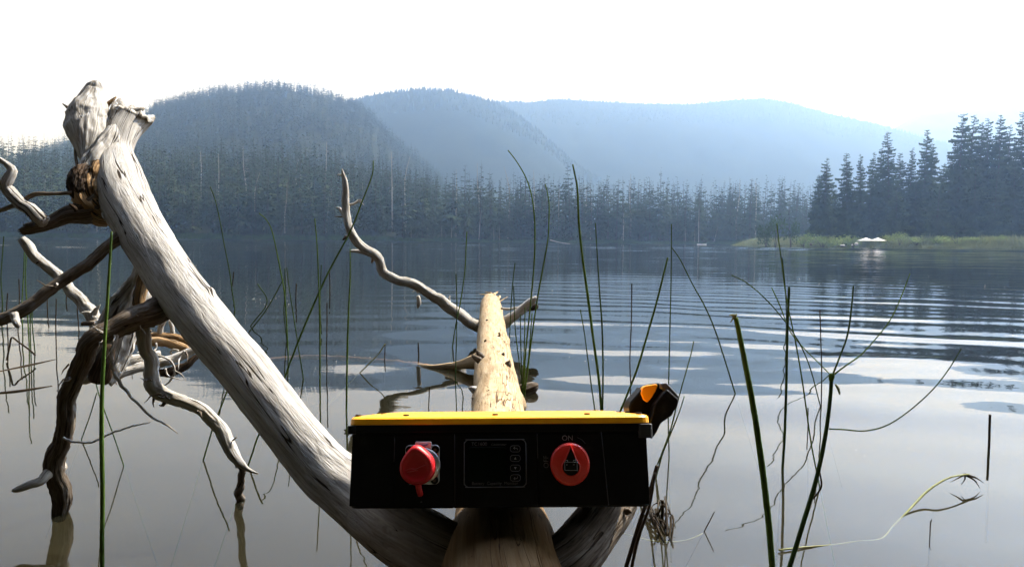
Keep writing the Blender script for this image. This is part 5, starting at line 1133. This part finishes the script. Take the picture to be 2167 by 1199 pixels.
# ---- display unit
disp = plate('display', 983, 1113, 930, 1027, 0.004, 0.007, M_BLACK2, None, -0.0028, 0.0008)
def frame(name, x0, x1, y0, y1, r, th, y, mat, par):
    pts = rrect(bx(x0), bx(x1), bz(y1), bz(y0), r, y, 'y', 6); pts = [(*p, th) for p in pts] + [(*pts[0], th)]
    o = tube(name, pts, mat, None, seg=6, step=0.02, rough=0.0); o.parent = par; return o
frame('display_edge', 983, 1113, 930, 1027, 0.007, 0.0006, -0.0068, M_INKD, disp)
scr = plate('screen', 993, 1071, 945, 1014, 0.0006, 0.003, plain('screen_glass', (0.003, 0.005, 0.003), 0.08, spec=0.25), disp, -0.0068, 0.0002)
for i, y in enumerate((949, 968.5, 988.5, 1008.5)):
    bt_ = plate('button', 1080, 1101, y - 6.5, y + 6.5, 0.0012, 0.0036, M_BLACK, disp, -0.0068, 0.0004)
    frame('button_edge', 1080, 1101, y - 6.5, y + 6.5, 0.0036, 0.0004, -0.0080, M_INKD, bt_)
    X, Z = bx(1090.5), bz(y); sx_ = 0.0018
    if i == 1: tri_ = [(X - sx_, -0.0083, Z - 0.0014), (X + sx_, -0.0083, Z - 0.0014), (X, -0.0083, Z + 0.0018)]
    elif i == 2: tri_ = [(X - sx_, -0.0083, Z + 0.0014), (X, -0.0083, Z - 0.0018), (X + sx_, -0.0083, Z + 0.0014)]
    if i in (1, 2):
        bm = bmesh.new(); a_ = [bm.verts.new(p) for p in tri_]; bm.faces.new(a_); r_ = bmesh.ops.extrude_face_region(bm, geom=bm.faces[:])
        for v in r_['geom']:
            if isinstance(v, bmesh.types.BMVert): v.co.y -= 0.0003
        mesh_bm('arrow_symbol', bm, M_INK, bt_)
    else:
        pl = [[(X + 0.0028, -0.0083, Z - 0.0014, 0.0003), (X + 0.0024, -0.0083, Z + 0.0008, 0.0003), (X - 0.002, -0.0083, Z + 0.0010, 0.0003)], [(X - 0.0004, -0.0083, Z + 0.0026, 0.0003), (X - 0.0022, -0.0083, Z + 0.0010, 0.0003), (X - 0.0004, -0.0083, Z - 0.0006, 0.0003)]]
        if i == 3: pl = [[(X + 0.0028, -0.0083, Z + 0.0022, 0.0003), (X + 0.0026, -0.0083, Z - 0.0006, 0.0003), (X - 0.002, -0.0083, Z - 0.0008, 0.0003)], [(X - 0.0004, -0.0083, Z + 0.0008, 0.0003), (X - 0.0022, -0.0083, Z - 0.0008, 0.0003), (X - 0.0004, -0.0083, Z - 0.0024, 0.0003)]]
        o = tubes('return_symbol', pl, M_INK, None, seg=5, step=0.002, rough=0.0); o.parent = bt_
def text(name, s, px, py, size, mat, par, y, rot=0, align='LEFT'):
    cu = bpy.data.curves.new(name, 'FONT'); cu.body = s; cu.size = size; cu.extrude = 0.0002; cu.align_x = align; cu.align_y = 'CENTER'
    tmp = bpy.data.objects.new(name, cu); COL.objects.link(tmp); dg = bpy.context.evaluated_depsgraph_get(); me = bpy.data.meshes.new_from_object(tmp.evaluated_get(dg)); bpy.data.objects.remove(tmp)
    me.materials.clear(); me.materials.append(mat); o = bpy.data.objects.new(name, me); link(o, par)
    o.matrix_local = Matrix.Translation((bx(px), y, bz(py))) @ Matrix.Rotation(R(90), 4, 'X') @ Matrix.Rotation(rot, 4, 'Z'); return o
text('lettering', 'TC1600', 998, 939, 0.0066, M_INKD, disp, -0.0072)
text('lettering', 'Coulometer', 1040, 940, 0.0042, M_INKD, disp, -0.0072)
text('lettering', 'Battery  Capacity  Monitor', 999, 1019.5, 0.0058, M_INKD, disp, -0.0072)
# ---- isolator knob
def knob_r(a): return (1, 1.06)
knob = discloft('knob', [(0.0262, -0.001), (0.0268, -0.004), (0.0268, -0.012), (0.0262, -0.0145), (0.0235, -0.0160), (0.0120, -0.0172)], 1205, 981, M_RED2, (0, 0), 56, knob_r)
# teardrop pointer
pts = []
for k in range(33):
    a = R(130) + R(280) * k / 32; pts.append((bx(1206) + 0.0112 * math.cos(a), bz(986) + 0.0112 * math.sin(a)))
pts.append((bx(1206.5), bz(946)))
# ridge grip of the knob
gp = [(bx(1206) + (x - bx(1206)) * 1.16, bz(986) + (z - bz(986)) * 1.16 - 0.0004) for x, z in pts]
loft('knob_grip', [[(x, -0.014, z) for x, z in gp], [(x, -0.0185, z) for x, z in gp]], M_RED2, knob, bev=0.001)
ptr = loft('pointer', [[(x, -0.0184, z) for x, z in pts], [(x, -0.0192, z) for x, z in pts]], M_BLACK, knob)
def bat(x, y): return (bx(x), -0.0195, bz(y), 0.0004)
o = tubes('battery_symbol', [[bat(1193, 992), bat(1193, 976.5), bat(1194, 976), bat(1219, 976), bat(1218.5, 977), bat(1218.5, 992), bat(1218, 992.5), bat(1193, 992)], [bat(1195, 975), bat(1195, 972), bat(1199, 972), bat(1199, 975)], [bat(1211, 975), bat(1211, 972), bat(1216, 972), bat(1216, 975)], [bat(1196, 981), bat(1199, 981)], [bat(1197.5, 979.5), bat(1197.5, 982.5)], [bat(1210, 981), bat(1214, 981)]], M_INK, None, seg=5, step=0.0012, rough=0.0); o.parent = ptr
text('lettering', 'ON', 1201.5, 928.5, 0.0098, M_INK, box, -0.0029, 0, 'CENTER')
text('lettering', 'OFF', 1156, 977, 0.0098, M_INKD, box, -0.0029, R(90), 'CENTER')
o = tube('dial_mark', [(bx(1222), -0.0029, bz(927), 0.0004), (bx(1232), -0.0029, bz(932), 0.0004), (bx(1239), -0.0029, bz(940), 0.0004)], M_INKD, None, seg=5, step=0.004, rough=0); bparent(o)
# ---- grip at the back right
def poly(pts): return [(bx(x), bz(y)) for x, y in pts]
kB = 1.12
def prism(name, pts, y0, y1, mat, bev=0.004, par=None, shrink=1.0):
    p = poly(pts); cx_ = sum(a for a, _ in p) / len(p); cz_ = sum(b_ for _, b_ in p) / len(p)
    f = [(cx_ + (x - cx_) * shrink, cz_ + (z - cz_) * shrink) for x, z in p]
    return loft(name, [[(x, y1, z) for x, z in p], [(x, y0, z) for x, z in f]], mat, par, bev=bev)
grip = prism('grip', [(1351, 870), (1357, 853), (1386, 822), (1424, 810), (1442, 824), (1438, 848), (1429, 872), (1402, 898), (1364, 898)], 0.075, 0.135, M_BLACK, 0.004)
prism('grip_block', [(1398, 882), (1404, 860), (1425, 834), (1434, 826), (1460, 850), (1456, 864), (1441, 886), (1426, 896), (1418, 900), (1408, 920), (1395, 938), (1392, 898)], 0.050, 0.10, M_BLACK, 0.003)
prism('grip_top', [(1424, 813), (1437, 811), (1464, 842), (1461, 852), (1434, 830), (1423, 824)], 0.062, 0.13, plain('worn_grey_plastic', (0.10, 0.10, 0.11), 0.3), 0.002)
prism('yellow_inset', [(1385, 850), (1380, 836), (1383, 824), (1390, 818), (1416, 814), (1419, 818), (1414, 830), (1405, 844), (1394, 856)], 0.0705, 0.09, M_YEL, 0.002)
# dark underside skid where the box rests
plate_ = loft('foot', [rrect(bx(880), bx(960), 0.02, 0.14, 0.006, bz(1075)), rrect(bx(880), bx(960), 0.02, 0.14, 0.006, bz(1070.8))], M_GREYP)

# ================================================================== HAZE
bm = bmesh.new(); bmesh.ops.create_cube(bm, size=1)
hz = mesh_bm('haze', bm, None) if False else None
me = bpy.data.meshes.new('haze'); bm.to_mesh(me); bm.free(); hz = link(bpy.data.objects.new('haze', me))
HZ0, HZ1 = -8.0, 680.0
hz.location = (0, 1525, (HZ0 + HZ1) / 2); hz.scale = (9400, 4050, HZ1 - HZ0)
m = bpy.data.materials.new('smoke_haze'); m.use_nodes = True; nt = m.node_tree; nt.nodes.remove(nt.nodes['Principled BSDF'])
pv = N(nt, 'ShaderNodeVolumePrincipled'); pv.inputs['Color'].default_value = (*HAZE_COLOR, 1); pv.inputs['Density'].default_value = HAZE_DENSITY
pv.inputs['Absorption Color'].default_value = (1, 1, 1, 1); pv.inputs['Anisotropy'].default_value = 0.83
nt.links.new(pv.outputs[0], nt.nodes['Material Output'].inputs['Volume']); me.materials.append(m)
tag(hz, 'thin blue smoke haze filling the valley', None, None, 'stuff')
